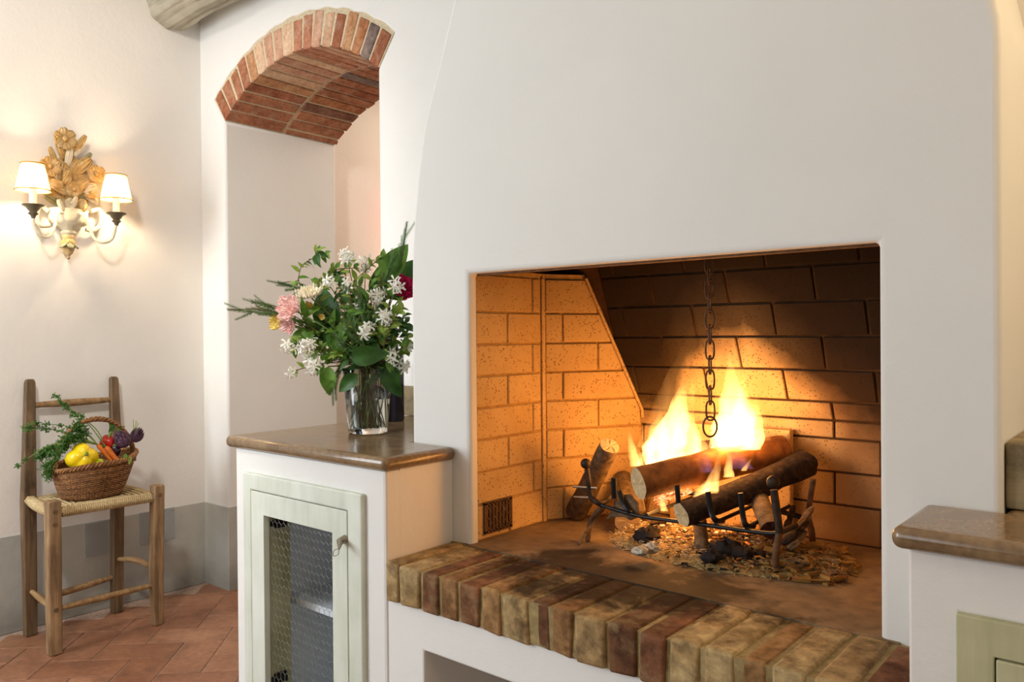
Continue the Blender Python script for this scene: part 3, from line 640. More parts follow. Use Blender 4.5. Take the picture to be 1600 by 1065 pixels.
pg = MB()
for p in ((-2.979, 1.056, .50), (-2.979, 1.424, .50), (-2.980, 1.055, .158), (-2.980, 1.414, .215), (-2.980, 1.055, .455)):
    pg.tube([V(p)+V((-.006, 0, 0)), V(p)+V((.003, 0, 0))], .008, 10)
obj('dowel_pegs', pg, 'oldwood_d', ch, smooth=40)

# ------------------------------------------------------------ basket
SZ = .512; bc = V((-3.118, 1.232, SZ)); ba, bb_ = .083, .108      # base radii (x, y)
bk = thing('wicker_basket', 'brown wicker basket with hooped handle standing on the rush seat', 'basket', bc)
def bpt(a, h, dr=0):    # h 0..1
    k = 1+.46*h**.8; ax = .080*k+dr; ay = .098*k+dr
    zz = h*(.128+.022*math.sin(a)**2*math.copysign(1, math.sin(a)))
    return bc+V((ax*math.cos(a), ay*math.sin(a)+.012*h, zz))
NS = 36; wv = MB(); wd = MB(); NR = 17
for r_ in range(NR):
    for w_ in range(2):
        pts = [bpt(2*PI*k/(NS*2), (r_+.15+w_*.5)/NR, .0032*math.cos(PI*k/1.0*.5*2+PI*w_)) for k in range(NS*2)]
        pts = pts+[pts[0]]; (wv if (r_ % 3) else wd).tube(pts, .0027, 5, False)
obj('basket_weave', wv, 'wicker', bk, smooth=60, kind='stuff'); obj('basket_weave_dark', wd, 'wicker_d', bk, smooth=60, kind='stuff')
st_ = MB()
for k in range(NS): st_.tube([bpt(2*PI*k/NS, h/5) for h in range(6)], .0026, 5)
obj('basket_stakes', st_, 'wicker_d', bk, smooth=60, kind='stuff')
obj('basket_base', MB().lathe([(.97, 0), (1, .004), (.97, .008)], (0, 0, 0), 28).__class__().add([(bc.x+.08*math.cos(2*PI*k/28), bc.y+.098*math.sin(2*PI*k/28), bc.z+z_) for z_ in (0, .008) for k in range(28)],
    [tuple(range(28))[::-1], tuple(range(28, 56))]+[(k, (k+1) % 28, 28+(k+1) % 28, 28+k) for k in range(28)]), 'wicker_d', bk)
rm = MB()
for s_ in range(3):
    pts = []
    for k in range(145):
        a = 2*PI*k/144; an = 22*a+s_*2*PI/3; rad = V((math.cos(a), math.sin(a), 0)); pts.append(bpt(a, 1.02, .001)+rad*.006*math.cos(an)+V((0, 0, .0065*math.sin(an))))
    rm.tube(pts, .0042, 5, False)
obj('braided_rim', rm, 'wicker', bk, smooth=60)
hd = MB(); e0, e1 = bpt(PI*.52+PI, .95), bpt(PI*.46, .95)
for s_ in range(4):
    pts = []
    for k in range(61):
        u_ = k/60; a = PI*u_; c = e0.lerp(e1, .5)+V((0, (e0.y-e1.y)/2*math.cos(a)*1.0, (.175*math.sin(a)**.85-.01))); c.z = max(c.z, e0.z-.02)
        tng = V((0, -math.sin(a), math.cos(a)*.9)); nr = V((0, math.cos(a), math.sin(a))); an = 14*u_*PI+s_*PI/2
        pts.append(c+V((1, 0, 0))*.0065*math.cos(an)+nr*.0065*math.sin(an))
    hd.tube(pts, .0045, 6)
obj('hoop_handle', hd, 'wicker', bk, smooth=60)
obj('basket_filling', MB().ball(bc+V((0, .01, .06)), (.085, .11, .03), 16, 8), 'fern', bk, smooth=60)
# vegetables
def lobes(n, amp, top=.0):
    def f(p):
        a = math.atan2(p.y, p.x); r = math.hypot(p.x, p.y); return 1+amp*r*(abs(math.cos(a*n/2))-.6)-.22*max(0, p.z-.75)*3*(1-r)
    return f
def pepper(px, py, xp, r, mat, label, tilt, name='bell_pepper', cat='pepper'):
    c = onX(px, py, xp); tp = thing(name, label, cat, c); R = V(tilt).to_track_quat('Z', 'Y').to_matrix()
    obj('body', MB().ball(c, r, 32, 16, R, lobes(4, .22)), mat, tp, smooth=60)
    ax = R @ V((0, 0, 1)); top = c+ax*r[2]*.72; obj('stalk', MB().tube([top-ax*.004, top+ax*.008, top+ax*.02+V((0, .003, .003))], [.009, .0045, .0055], 8), 'stem', tp, smooth=60); return tp
pepper(128, 715, -3.072, (.051, .051, .055), 'pepper', 'large glossy yellow bell pepper at the front of the basket', (1, -.1, .35))
pepper(155, 727, -3.045, (.024, .024, .026), 'pepper_g', 'small green and yellow pepper between the big yellow one and the carrots', (1, .3, .4))
pepper(168, 690, -3.10, (.027, .027, .026), 'red', 'shiny red pepper at the back of the basket behind the carrots', (.5, .1, 1))
c = onX(180, 703, -3.08); ap = thing('aubergine', 'small dark aubergine wedged between the red pepper and the artichokes', 'aubergine', c)
obj('body', MB().ball(c, (.02, .02, .026), 14, 10), 'plum', ap, smooth=60); obj('calyx', MB().lathe([(.016, .017), (.012, .023), (.003, .027), (.003, .035)], c, 8), 'arti_g', ap, smooth=60)
def fern(tp, pts, n, sp, mat='fern', nm='carrot_leaf'):
    pts = bez([V(p) for p in pts], 6); obj('leaf_stalk', MB().tube(pts, [.0024*(1-.6*i/len(pts)) for i in range(len(pts))], 5), 'stem', tp, smooth=60)
    b = MB(); L = len(pts)
    for k in range(n):
        u_ = .45+.55*(k+.5)/n; p = pts[min(L-1, int(u_*(L-1)))]
        for q in range(3):
            d_ = V([random.gauss(0, 1) for _ in range(3)]).normalized()*sp*random.uniform(.4, 1)+(pts[-1]-pts[L//2])*.15
            e = p+d_; b.tube([p, p.lerp(e, .5)+V((0, 0, .002)), e], [.0008, .0007, .0004], 3, False)
            for z_ in range(11):
                o_ = p.lerp(e, random.uniform(.35, 1)); s_ = V([random.gauss(0, 1) for _ in range(3)]).normalized(); s2 = s_.orthogonal().normalized()
                l_ = random.uniform(.004, .0085); b.add([o_, o_+s_*l_+s2*l_*.35, o_+s_*l_*1.6, o_+s_*l_-s2*l_*.35], [(0, 1, 2, 3)])
    o = obj(nm, b, mat, tp, kind='stuff', recalc=False)
def carrot(a, c, label, ra, rb_, tops):
    tp = thing('carrot', label, 'carrot', a); pts = [a.lerp(c, k/8) for k in range(9)]
    obj('root', MB().tube(pts, [ra*.55]+[ra-(ra-rb_)*k/8*(1+.06*math.sin(k*3)) for k in range(1, 9)], 12, True, 1, .08, ra*100), 'carrot', tp, smooth=60)
    for t_ in tops: fern(tp, [a]+t_[0], t_[1], t_[2])
W = lambda x, y, o=.27: onX(x, y, XL+o)
carrot(W(165, 698, .275), W(187, 724, .305), 'thick carrot on the right, lying diagonally with long green tops', .0125, .008,
       [([W(150, 670, .25), W(112, 640, .22), W(88, 620, .22)], 5, .018), ([W(140, 665, .24), W(115, 648, .2), W(92, 628, .2)], 4, .016), ([W(140, 690, .28), W(105, 690, .26), W(82, 720, .25), W(78, 744, .25)], 26, .032)])
carrot(W(152, 694, .275), W(178, 725, .305), 'thinner carrot on the left, touching the yellow pepper', .009, .005,
       [([W(130, 685, .26), W(80, 670, .2), W(42, 672, .2)], 8, .022), ([W(130, 675, .24), W(95, 664, .2), W(44, 662, .2)], 4, .012), ([W(130, 690, .26), W(80, 695, .24), W(40, 718, .22), W(28, 726, .22)], 3, .012),
        ([W(140, 690, .28), W(115, 680, .28), W(95, 700, .28)], 24, .032), ([W(140, 680, .25), W(120, 670, .25), W(128, 664, .25)], 22, .03), ([W(120, 690, .25), W(85, 700, .24), W(62, 712, .22)], 24, .032)])
def artichoke(px, py, xp, r, ax, label):
    c = onX(px, py, xp); tp = thing('artichoke', label, 'artichoke', c); ax = V(ax).normalized(); R = ax.to_track_quat('Z', 'Y').to_matrix()
    b = MB(); b.ball(c, r*.75, 12, 8)
    for ring_ in range(6):
        n_ = 9-ring_
        for k in range(n_):
            a = 2*PI*(k+.5*(ring_ % 2))/n_; el = -.9+ring_*.42; base = V((math.cos(a)*math.cos(el), math.sin(a)*math.cos(el), math.sin(el)))*r*.75
            up = V((0, 0, 1)); outw = V((math.cos(a), math.sin(a), 0)); side = V((-math.sin(a), math.cos(a), 0)); L = r*.9
            pp = [base-side*r*.28, base+outw*r*.12*math.cos(el), base+side*r*.28, base+up*L*.6+outw*r*(.26-.05*ring_)-side*r*.20, base+up*L*.6+outw*r*(.31-.05*ring_), base+up*L*.6+outw*r*(.26-.05*ring_)+side*r*.20, base+up*L+outw*r*(.18-.05*ring_)]
            b.add([R @ p+c for p in pp], [(0, 1, 4, 3), (1, 2, 5, 4), (3, 4, 6), (4, 5, 6)])
    obj('head', b, 'arti', tp, solid=.0012, recalc=False); return tp, c
artichoke(193, 690, -3.06, .031, (-.2, -.4, 1), 'dark purple artichoke just inside the right of the basket handle')
tp, c = artichoke(212, 683, -3.10, .026, (.1, .5, 1), 'small purple artichoke leaning over the right rim of the basket')
b = MB()
for (x, y, z) in ((208, 655, 0), (213, 657, .004), (216, 660, 0)): b.tube([W(210, 680, .25), W(x, y, .25)], [.0018, .0012], 5)
obj('pale_stalks', b, 'leaf_l', tp)

# leaves
def leaf_mesh(name, L, Wd, mat, fold=.25, curl=.15, serr=0, nu=7):
    def f(u, v):
        s_ = (v-.5)*2; w_ = Wd*.5*math.sin(PI*min(1, u**.75))**.8*(1+serr*(.5-abs((u*nu) % 1-.5)))
        if u > .999 or u < .001: w_ = .0004
        return V((s_*w_, u*L, abs(s_)*w_*fold-curl*L*(u**2)+.05*L*math.sin(PI*u)))
    return MB().sheet(f, nu, 4).mesh(name, mat, 60)
LM = {k: leaf_mesh('leaf', *a) for k, a in dict(j=(.034, .015, 'leaf', .25, .2), jl=(.030, .014, 'leaf_l', .3, .1), jd=(.036, .016, 'leaf_d', .2, .3), big=(.085, .048, 'leaf_d', .45, .35, .25, 9), bigl=(.075, .042, 'leaf', .35, .25, .25, 9), peony=(.06, .022, 'leaf', .3, .3)).items()}
for (px, py, xo, d_, nm) in ((176, 668, .24, (0, -.4, 1), 'j'), (170, 676, .24, (0, .7, .8), 'jd'), (182, 672, .24, (0, 1, .4), 'j'), (203, 712, .34, (.2, -.2, -1), 'jl'), (196, 708, .34, (.3, -.3, -1), 'j')):
    inst('artichoke_leaf', LM[nm], tp, frame(W(px, py, xo), d_, (1, 0, .3), 1.1))

# ------------------------------------------------------------ wall sconce
sz = lambda x, y, o=.0: onX(x, y, XL+o)
sc = thing('wall_sconce', 'carved gilded flower bouquet wall sconce with two shaded lamps', 'wall lamp', (XL, 1.25, 1.40))
def rel(name, b, mat, **k): return obj(name, b, mat, sc, smooth=55, **k)
K = .0026   # metres per pixel on this wall, roughly
# urn body
uc = sz(108, 343, .035)
b = MB().lathe([(.010, -.065), (.022, -.062), (.030, -.052), (.022, -.042), (.036, -.03), (.062, -.018), (.072, .004), (.070, .03), (.074, .038), (.060, .042), (.02, .043)], uc, 28, wave=lambda t, j: 1+(.07*math.cos(14*t) if j in (4, 5) else 0))
b2 = MB(); b2.v = [(XL+max(.001, (v[0]-XL)*.8), v[1], v[2]) for v in b.v]; b2.f = b.f; rel('urn', b2, 'gilt_p')
for s_, pts in ((-1, [(75, 330), (62, 322), (57, 340), (64, 352), (78, 352)]), (1, [(142, 330), (156, 328), (157, 350), (146, 360), (134, 358)])):
    rel('urn_handle', MB().tube(bez([sz(x, y, .03) for x, y in pts], 6), .009, 10), 'gilt_p')
# pendant finial
pc_ = sz(107, 382, .03)
b = MB().lathe([(.003, -.058), (.008, -.052), (.005, -.045), (.016, -.035), (.024, -.012), (.028, .008), (.018, .022), (.024, .034), (.020, .042)], pc_, 20); b.v = [(XL+max(.001, (v[0]-XL)*.9), v[1], v[2]) for v in b.v]; rel('pendant', b, 'gilt')
def petal_fn(c, d_, nrm, L, Wd, cup, gro=0):
    d_ = V(d_).normalized(); nrm = V(nrm).normalized(); s_ = d_.cross(nrm)
    def f(u, v):
        q = (v-.5)*2; w_ = Wd*.5*(math.sin(PI*(.12+.80*u))**.7); g = gro*math.cos(v*PI*6)*Wd*.06*u
        return V(c)+d_*(u*L)+s_*q*w_+nrm*(cup*L*(u*u)+.12*L*math.sin(PI*u)-abs(q)*w_*.15+g)
    return f
for (x, y, r_) in ((94, 0, 0),): pass
def pend_leaf(ang):
    o_ = sz(107, 374, .036); d_ = V((.35*math.cos(ang), math.sin(ang)*.55, -1)); b = MB().sheet(petal_fn(o_, d_, (1*math.cos(ang), math.sin(ang), .25), .042, .03, .35, 1), 6, 8); rel('acanthus_leaf', b, 'gilt_g', solid=.004)
for a in (-1.2, 0, 1.2): pend_leaf(a)
# bouquet core and stems
core = MB(); cc2 = sz(112, 285, .012); core.ball(cc2, (.03, .085, .10), 18, 12, None, lambda p: 1+.1*noise.noise(p*3)); rel('carved_backplate', core, 'gilt')
b = MB()
for pts in (((110, 300), (103, 260), (100, 222)), ((110, 300), (112, 265), (118, 235)), ((105, 300), (92, 270), (80, 250)), ((115, 300), (130, 280), (142, 275)), ((108, 300), (95, 285), (82, 265))):
    b.tube(bez([sz(x, y, .03) for x, y in pts], 5), .006, 8)
rel('carved_stems', b, 'gilt')
def daisy(px, py, r_, off, mat='gilt', n=6, name='carved_flower', tilt=(1, 0, 0)):
    c = sz(px, py, off); nrm = V(tilt).normalized(); s_ = nrm.cross(V((0, 0, 1))).normalized(); u_ = s_.cross(nrm); b = MB()
    for k in range(n):
        a = 2*PI*k/n+.3; d_ = s_*math.cos(a)+u_*math.sin(a); b.sheet(petal_fn(c+d_*r_*.12, d_, nrm, r_*.95, r_*1.05, .25, 1), 5, 12)
    o = rel(name, b, mat, solid=.004, recalc=False); obj('flower_centre', MB().ball(c+nrm*.008, (.008, r_*.28, r_*.28), 12, 8), mat, o, smooth=60)
daisy(101, 217, .040, .052, n=6); daisy(78, 260, .036, .055, n=6); daisy(150, 272, .034, .05, n=6); daisy(140, 301, .024, .05, n=5); daisy(115, 296, .028, .06, n=6, mat='gilt'); daisy(110, 318, .020, .07, 'gilt_p', 6)
def cleaf(px, py, qx, qy, wd, mat='gilt', off=.035, cup=.2):
    p, q = sz(px, py, off), sz(qx, qy, off); b = MB().sheet(petal_fn(p, q-p, (1, 0, 0), (q-p).length, wd, cup, 1.4), 7, 14); rel('carved_leaf', b, mat, solid=.005, recalc=False)
for a in ((102, 250, 84, 218, .03), (104, 262, 108, 228, .026, 'gilt_p'), (112, 240, 131, 213, .026, 'gilt'), (116, 244, 128, 228, .02, 'gilt_p'), (88, 258, 75, 230, .024), (115, 270, 139, 249, .045), (112, 272, 121, 250, .036), (95, 282, 98, 255, .04),
          (103, 285, 108, 266, .03, 'gilt', .055), (110, 300, 80, 288, .045, 'gilt', .05), (115, 296, 134, 282, .04, 'gilt', .055), (120, 300, 148, 292, .045, 'gilt_p', .045), (100, 305, 70, 300, .035, 'gilt', .03), (95, 318, 66, 305, .035, 'gilt_g', .03), (96, 300, 72, 275, .035), (130, 300, 152, 318, .03, 'gilt_p', .03),
          (125, 262, 140, 240, .022, 'gilt_g'), (100, 330, 90, 312, .02, 'gilt_p', .075), (112, 326, 118, 308, .02, 'gilt_p', .075), (106, 288, 102, 268, .025, 'gilt_g', .05), (128, 310, 130, 292, .028, 'gilt_g', .045)): cleaf(*a)
def bud(px, py, r_, off, mat, ax=(0, 0, 1)): c = sz(px, py, off); rel('carved_bud', MB().ball(c, (r_*.8, r_*.8, r_*1.15), 24, 10, V(ax).to_track_quat('Z', 'Y').to_matrix(), lambda p: 1+.09*math.cos(8*math.atan2(p.y, p.x))), mat)
bud(129, 321, .022, .07, 'gilt'); bud(88, 287, .022, .06, 'gilt', (0, -1, .2)); bud(93, 316, .013, .07, 'gilt_g'); bud(105, 281, .018, .06, 'gilt', (0, .6, 1))
# arms, lamps
for i, (arm, px, py, tb, sp) in enumerate(((((107, 343), (101, 334), (91, 333), (86, 352), (78, 368), (64, 368), (53, 352), (52, 338)), 51, 322, (270, 290), .13),
                                           (((110, 344), (116, 333), (126, 334), (136, 345), (146, 370), (160, 379), (175, 373), (182, 350)), 182, 335, (290, 310), .13))):
    n_ = len(arm); pts = bez([sz(x, y, .055+(.13-.055)*min(1, k/(n_-3))) for k, (x, y) in enumerate(arm)], 6)
    rel('curved_arm', MB().tube(pts, .0056, 10), 'gilt_p')
    c = sz(px, py, .13); pz = pts[-1]; c = V((pz.x, pz.y, c.z))
    rel('drip_cup', MB().lathe([(.006, -.045), (.010, -.034), (.018, -.028), (.012, -.02), (.018, -.014), (.024, -.004), (.036, .002), (.037, .006), (.030, .005), (.012, .0)], c, 24), 'cup')
    rel('candle_sleeve', MB().lathe([(.0125, 0), (.0125, .064), (.010, .065)], c, 16), 'candle')
    b = MB(); n2 = 32; z0, z1 = c.z+.058, c.z+.156
    r0, r1 = .0575, .038
    vs = [(c.x+r*math.cos(2*PI*k/n2), c.y+r*math.sin(2*PI*k/n2), z_) for r, z_ in ((r0, z0), (r1, z1)) for k in range(n2)]
    b.add(vs, [(k, (k+1) % n2, n2+(k+1) % n2, n2+k) for k in range(n2)]); sh = rel('lamp_shade', b, 'shade')
    for r, z_ in ((r0, z0), (r1, z1)): tr = MB().tube([(c.x+(r+.0012)*math.cos(2*PI*k/n2), c.y+(r+.0012)*math.sin(2*PI*k/n2), z_) for k in range(n2+1)], .0023, 6, False); obj('shade_trim', tr, 'trim', sh, smooth=60)
    rel('light_bulb', MB().ball(c+V((0, 0, .082)), (.009, .009, .017), 12, 8), 'bulb')
    light('sconce_bulb', 'POINT', tuple(c+V((0, 0, .088))), 6.5, (1, .78, .50), .018)

# ------------------------------------------------------------ vase with flowers
VB = onZ(575, 676, CT); VB.z = CT+.0005; DV = (VB-CAM).dot(Fw)
va = thing('glass_vase', 'clear tapered glass vase half full of water on the stone countertop', 'vase', VB)
obj('vase_glass', MB().lathe([(.001, 0), (.050, 0), (.0535, .003), (.058, .05), (.0685, .178), (.0672, .1795), (.0655, .178), (.0545, .05), (.050, .016), (.001, .014)], VB, 48), 'glass', va, smooth=50)
obj('water', MB().lathe([(.001, .0146), (.0494, .0166), (.0538, .05), (.0587, .095), (.001, .095)], VB, 48), 'water', va, smooth=50)
bt = onZ(614, 657, CT); bt.z = CT+.0005
bo = thing('wine_bottle', 'dark glass bottle standing behind the flower vase', 'bottle', bt)
obj('bottle_glass', MB().lathe([(.001, 0), (.033, 0), (.036, .004), (.036, .19), (.030, .215), (.016, .235), (.0135, .25), (.0135, .30), (.001, .30)], bt, 32), 'bottle', bo, smooth=40)
P = lambda x, y, d=0: onD(x, y, DV+d)
neck = VB+V((0, 0, .175)); FACE = -Fw
flr = lambda: VB+V((random.uniform(-.035, .035), random.uniform(-.03, .03), .02))
def stem_path(target, bow=.02):
    nk = neck+V((random.uniform(-.035, .035), random.uniform(-.03, .03), 0)); base = flr(); base.x = VB.x-(nk.x-VB.x)*.9
    mid = nk.lerp(target, .5)+V((0, 0, bow)); return bez([base, nk, mid, target], 6)
def stem(tp, path, r=.0015, mat='stem'): return obj('stem', MB().tube(path, r, 6), mat, tp, smooth=60)
star = MB()
for k in range(5):
    a = 2*PI*k/5; d_ = V((math.cos(a), math.sin(a), 0)); s_ = V((-d_.y, d_.x, 0))
    star.add([V((0, 0, 0)), d_*.006+s_*.0022+V((0, 0, .001)), d_*.0125+s_*.0036+V((0, 0, .0)), d_*.0145+V((0, 0, -.001)), d_*.0105-s_*.0012+V((0, 0, .0015)), d_*.006-s_*.0014+V((0, 0, .001))], [(0, 1, 2, 3, 4, 5)])
star.tube([(0, 0, -.009), (0, 0, .0012)], [.0008, .0016], 5); STAR = star.mesh('flower', 'white')
def clumped(tp, c, n, spread):
    for _ in range(n):
        o_ = V([random.gauss(0, 1) for _ in range(3)]).normalized()*spread*random.uniform(.4, 1); o_ += FACE*abs(o_.dot(FACE))*.3
        nd = (FACE*1.2+o_.normalized()+V([random.uniform(-.5, .5) for _ in range(3)])).normalized()
        inst('flower', STAR, tp, frame(c+o_, nd.orthogonal()+V((random.uniform(-1, 1), random.uniform(-1, 1), 0)), nd, random.uniform(1.1, 1.4)))
def leafy(tp, path, n, kinds, sc0=1.0, start=.45, br=0):
    if br:
        b = MB(); subs = []
        for k in range(br):
            i = int((start+(1-start)*(k+.3)/br)*(len(path)-1)); p = path[i]; ax = (path[-1]-path[len(path)//2]).normalized()
            d_ = (V([random.gauss(0, 1) for _ in range(3)]).normalized()*1.1+ax*.6).normalized(); L_ = random.uniform(.025, .05)
            sp_ = [p, p+d_*L_*.5+V((0, 0, .003)), p+d_*L_]; b.tube(sp_, .0009, 4, False); subs.append(sp_)
        obj('branchlets', b, 'brown_stem', tp, kind='stuff')
        for sp_ in subs: leafy(tp, bez(sp_, 3), 5, kinds, sc0, .25)
    L = len(path)
    for k in range(n):
        u_ = start+(1-start)*(k+.5)/n; p = path[min(L-1, int(u_*(L-1)))]; q = path[min(L-1, int(u_*(L-1))+1)]; ax = (q-p) if (q-p).length > 1e-6 else (path[-1]-path[-2])
        ax.normalize(); side = ax.cross(V([random.gauss(0, 1) for _ in range(3)])).normalized()
        d_ = (side*1.0+ax*.5+V((0, 0, -.1))).normalized(); inst('leaf', LM[random.choice(kinds)], tp, frame(p, d_, FACE*.7+V((0, 0, .6))+side*random.uniform(-.4, .4), sc0*random.uniform(.75, 1.15)))
GJ = 'star jasmine sprigs in the vase'
jas = [((542, 402), 9, .020, 'highest star jasmine sprig, at the very top of the bouquet', -.02), ((571, 412), 7, .018, 'star jasmine sprig at the top right beside the highest one', .02),
       ((512, 442), 4, .013, 'small star jasmine sprig right of the cream peony', -.03), ((546, 446), 4, .014, 'star jasmine sprig in the upper middle of the bouquet', -.06),
       ((587, 458), 11, .021, 'star jasmine sprig left of the crimson rose', -.06), ((598, 500), 11, .022, 'star jasmine sprig in the right middle below the crimson rose', -.07),
       ((574, 516), 9, .018, 'star jasmine sprig near the centre, above the rim of the vase', -.08), ((450, 540), 6, .018, 'leftmost star jasmine sprig, under the pink peony', -.05),
       ((478, 545), 13, .023, 'dense star jasmine sprig hanging low on the left', -.07), ((491, 568), 12, .020, 'lowest dense star jasmine clump on the left side', -.06),
       ((455, 580), 4, .012, 'lone drooping star jasmine tip at the lower left', -.05), ((612, 556), 9, .018, 'star jasmine sprig hanging over the right rim of the vase', -.05),
       ((628, 572), 8, .015, 'lowest star jasmine sprig on the right beside the chimney breast', -.03), ((637, 538), 6, .015, 'star jasmine sprig at the far right edge of the bouquet', -.02),
       ((530, 545), 6, .016, 'half shaded star jasmine sprig left of the vase rim', -.03), ((620, 446), 6, .014, 'star jasmine sprig directly in front of the crimson rose', -.09), ((560, 480), 5, .016, 'star jasmine sprig deep in the middle of the bouquet', -.05)]
for (x, y), n_, sp, lb, dd in jas:
    tg = P(x, y, dd); tp = thing('star_jasmine', lb, 'flower', tg, GJ); pth = stem_path(tg); stem(tp, pth, .0012, 'brown_stem'); clumped(tp, tg, n_, sp*1.15); leafy(tp, pth, 7, ['j', 'jl', 'j'], 1, .5, 1)
# rosemary
ndl = MB()
for k in range(64):
    u_ = k/64; a = k*2.4; z_ = u_*.11; d_ = V((math.cos(a)*.75, .8, math.sin(a)*.75)).normalized(); L = .019*(1-.45*u_); s_ = d_.orthogonal().normalized()*.0013; o_ = V((0, z_, 0))
    ndl.add([o_-s_, o_+s_, o_+d_*L+s_*.6, o_+d_*L*1.05, o_+d_*L-s_*.6], [(0, 1, 2, 3, 4)])
NDL = ndl.mesh('needles', 'needle')
ros = [((355, 483), 'long rosemary sprig reaching furthest left', -.03, (440, 492)), ((392, 470), 'short rosemary sprig just above the longest left one', 0, (450, 488)), ((434, 441), 'rosemary sprig left of the cream peony', .01, (480, 452)), ((636, 346), 'tall rosemary sprig at the top right of the bouquet', -.02, (622, 430)),
       ((618, 392), 'rosemary sprig beside the tall one at the top right', -.02, (600, 450)), ((530, 430), 'rosemary sprig in the centre leaning left', -.06, (560, 500)), ((560, 440), 'upright rosemary sprig in the centre', -.07, (570, 520)),
       ((600, 425), 'rosemary sprig in the centre leaning right', -.05, (585, 500)), ((512, 615), 'rosemary sprig drooping below the rim on the left', -.05, (535, 570)), ((545, 500), 'rosemary sprig low in the middle above the vase', -.09, (575, 560)), ((510, 478), 'rosemary sprig behind the pink peony', -.01, (545, 540)), ((610, 500), 'rosemary sprig low on the right above the vase', -.04, (590, 560)),
       ((560, 470), 'thick rosemary sprig in the middle behind the jasmine', -.05, (570, 560)), ((530, 480), 'rosemary sprig crossing the middle left', -.06, (565, 560)), ((590, 480), 'rosemary sprig crossing the middle right', -.06, (575, 560)), ((520, 520), 'low rosemary sprig pointing left above the vase', -.06, (560, 570)), ((615, 545), 'low rosemary sprig pointing right above the vase', -.04, (585, 575)), ((400, 478), 'rosemary sprig under the short left one', .01, (455, 500))]
for (x, y), lb, dd, (mx_, my_) in ros:
    tg = P(x, y, dd); md_ = P(mx_, my_, dd*.6); tp = thing('rosemary_sprig', lb, 'herb', tg, 'rosemary sprigs in the vase')
    nk = neck+V((random.uniform(-.03, .03), random.uniform(-.03, .03), 0)); pth = bez([flr(), nk, md_, tg], 6); stem(tp, pth, .0013, 'brown_stem')
    L = (tg-md_).length; n_ = max(1, round(L/.075))
    for k in range(n_):
        p = md_.lerp(tg, k/n_); q = md_.lerp(tg, (k+1)/n_); o = inst('needles', NDL, tp, frame(p, q-p, FACE, (L/n_)/.112*1.0)); o['kind'] = 'stuff'
    for k in range(5):
        p = md_.lerp(tg, .05+.16*k); d_ = ((tg-md_).normalized()+V([random.uniform(-.6, .6) for _ in range(3)])).normalized(); o = inst('needles', NDL, tp, frame(p, d_, FACE, .5)); o['kind'] = 'stuff'
# leafy vines and branches
vin = [([(475, 500), (468, 425), (492, 402), (512, 396)], 'curling green vine at the upper left of the bouquet', -.02, 9, ['j', 'jl', 'jd']), ([(540, 470), (580, 415), (605, 400)], 'leafy vine along the top right of the bouquet', 0, 9, ['j', 'jl']), ([(500, 470), (520, 425), (560, 418)], 'light leafy vine across the top of the bouquet', .0, 9, ['jl', 'j']),
       ([(600, 540), (615, 500), (632, 480)], 'lime leaved twig on the right below the crimson rose', -.06, 8, ['jl']), ([(560, 500), (592, 445), (585, 430)], 'lime leaved twig in the upper middle', -.05, 8, ['jl', 'j']), ([(510, 560), (480, 530), (455, 545)], 'leafy twig under the pink peony', -.04, 8, ['j', 'jl']),
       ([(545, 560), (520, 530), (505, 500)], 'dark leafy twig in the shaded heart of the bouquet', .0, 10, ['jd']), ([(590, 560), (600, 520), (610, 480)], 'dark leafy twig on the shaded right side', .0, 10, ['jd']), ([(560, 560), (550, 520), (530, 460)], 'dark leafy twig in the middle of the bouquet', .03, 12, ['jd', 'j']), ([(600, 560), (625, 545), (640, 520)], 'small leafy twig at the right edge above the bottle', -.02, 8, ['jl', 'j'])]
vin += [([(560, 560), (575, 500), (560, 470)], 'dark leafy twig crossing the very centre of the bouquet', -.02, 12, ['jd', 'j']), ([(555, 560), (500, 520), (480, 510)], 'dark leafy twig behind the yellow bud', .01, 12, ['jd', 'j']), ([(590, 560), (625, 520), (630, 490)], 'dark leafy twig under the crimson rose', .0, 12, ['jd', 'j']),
        ([(575, 560), (600, 480), (610, 430)], 'green leafy twig reaching up to the broad leaves', .01, 12, ['jd', 'jl']), ([(560, 550), (545, 470), (515, 430)], 'green leafy twig behind the central rosemary', .02, 12, ['jd', 'j']), ([(560, 575), (570, 555), (575, 530)], 'short dark twig just above the vase rim', -.05, 12, ['jd'])]
for i_, (pts, lb, dd, n_, kd) in enumerate(vin):
    q = [P(x, y, dd) for x, y in pts]; tp = thing('leafy_twig', lb, 'foliage', q[-1], 'leafy twigs in the vase'); pth = bez([flr(), neck+V((random.uniform(-.03, .03), random.uniform(-.03, .03), 0))]+q, 6); stem(tp, pth, .0012, 'brown_stem'); leafy(tp, pth, n_, kd, 1.0, .5, 5 if i_ > 5 else 2); leafy(tp, pth, n_, kd, 1.0, .45)
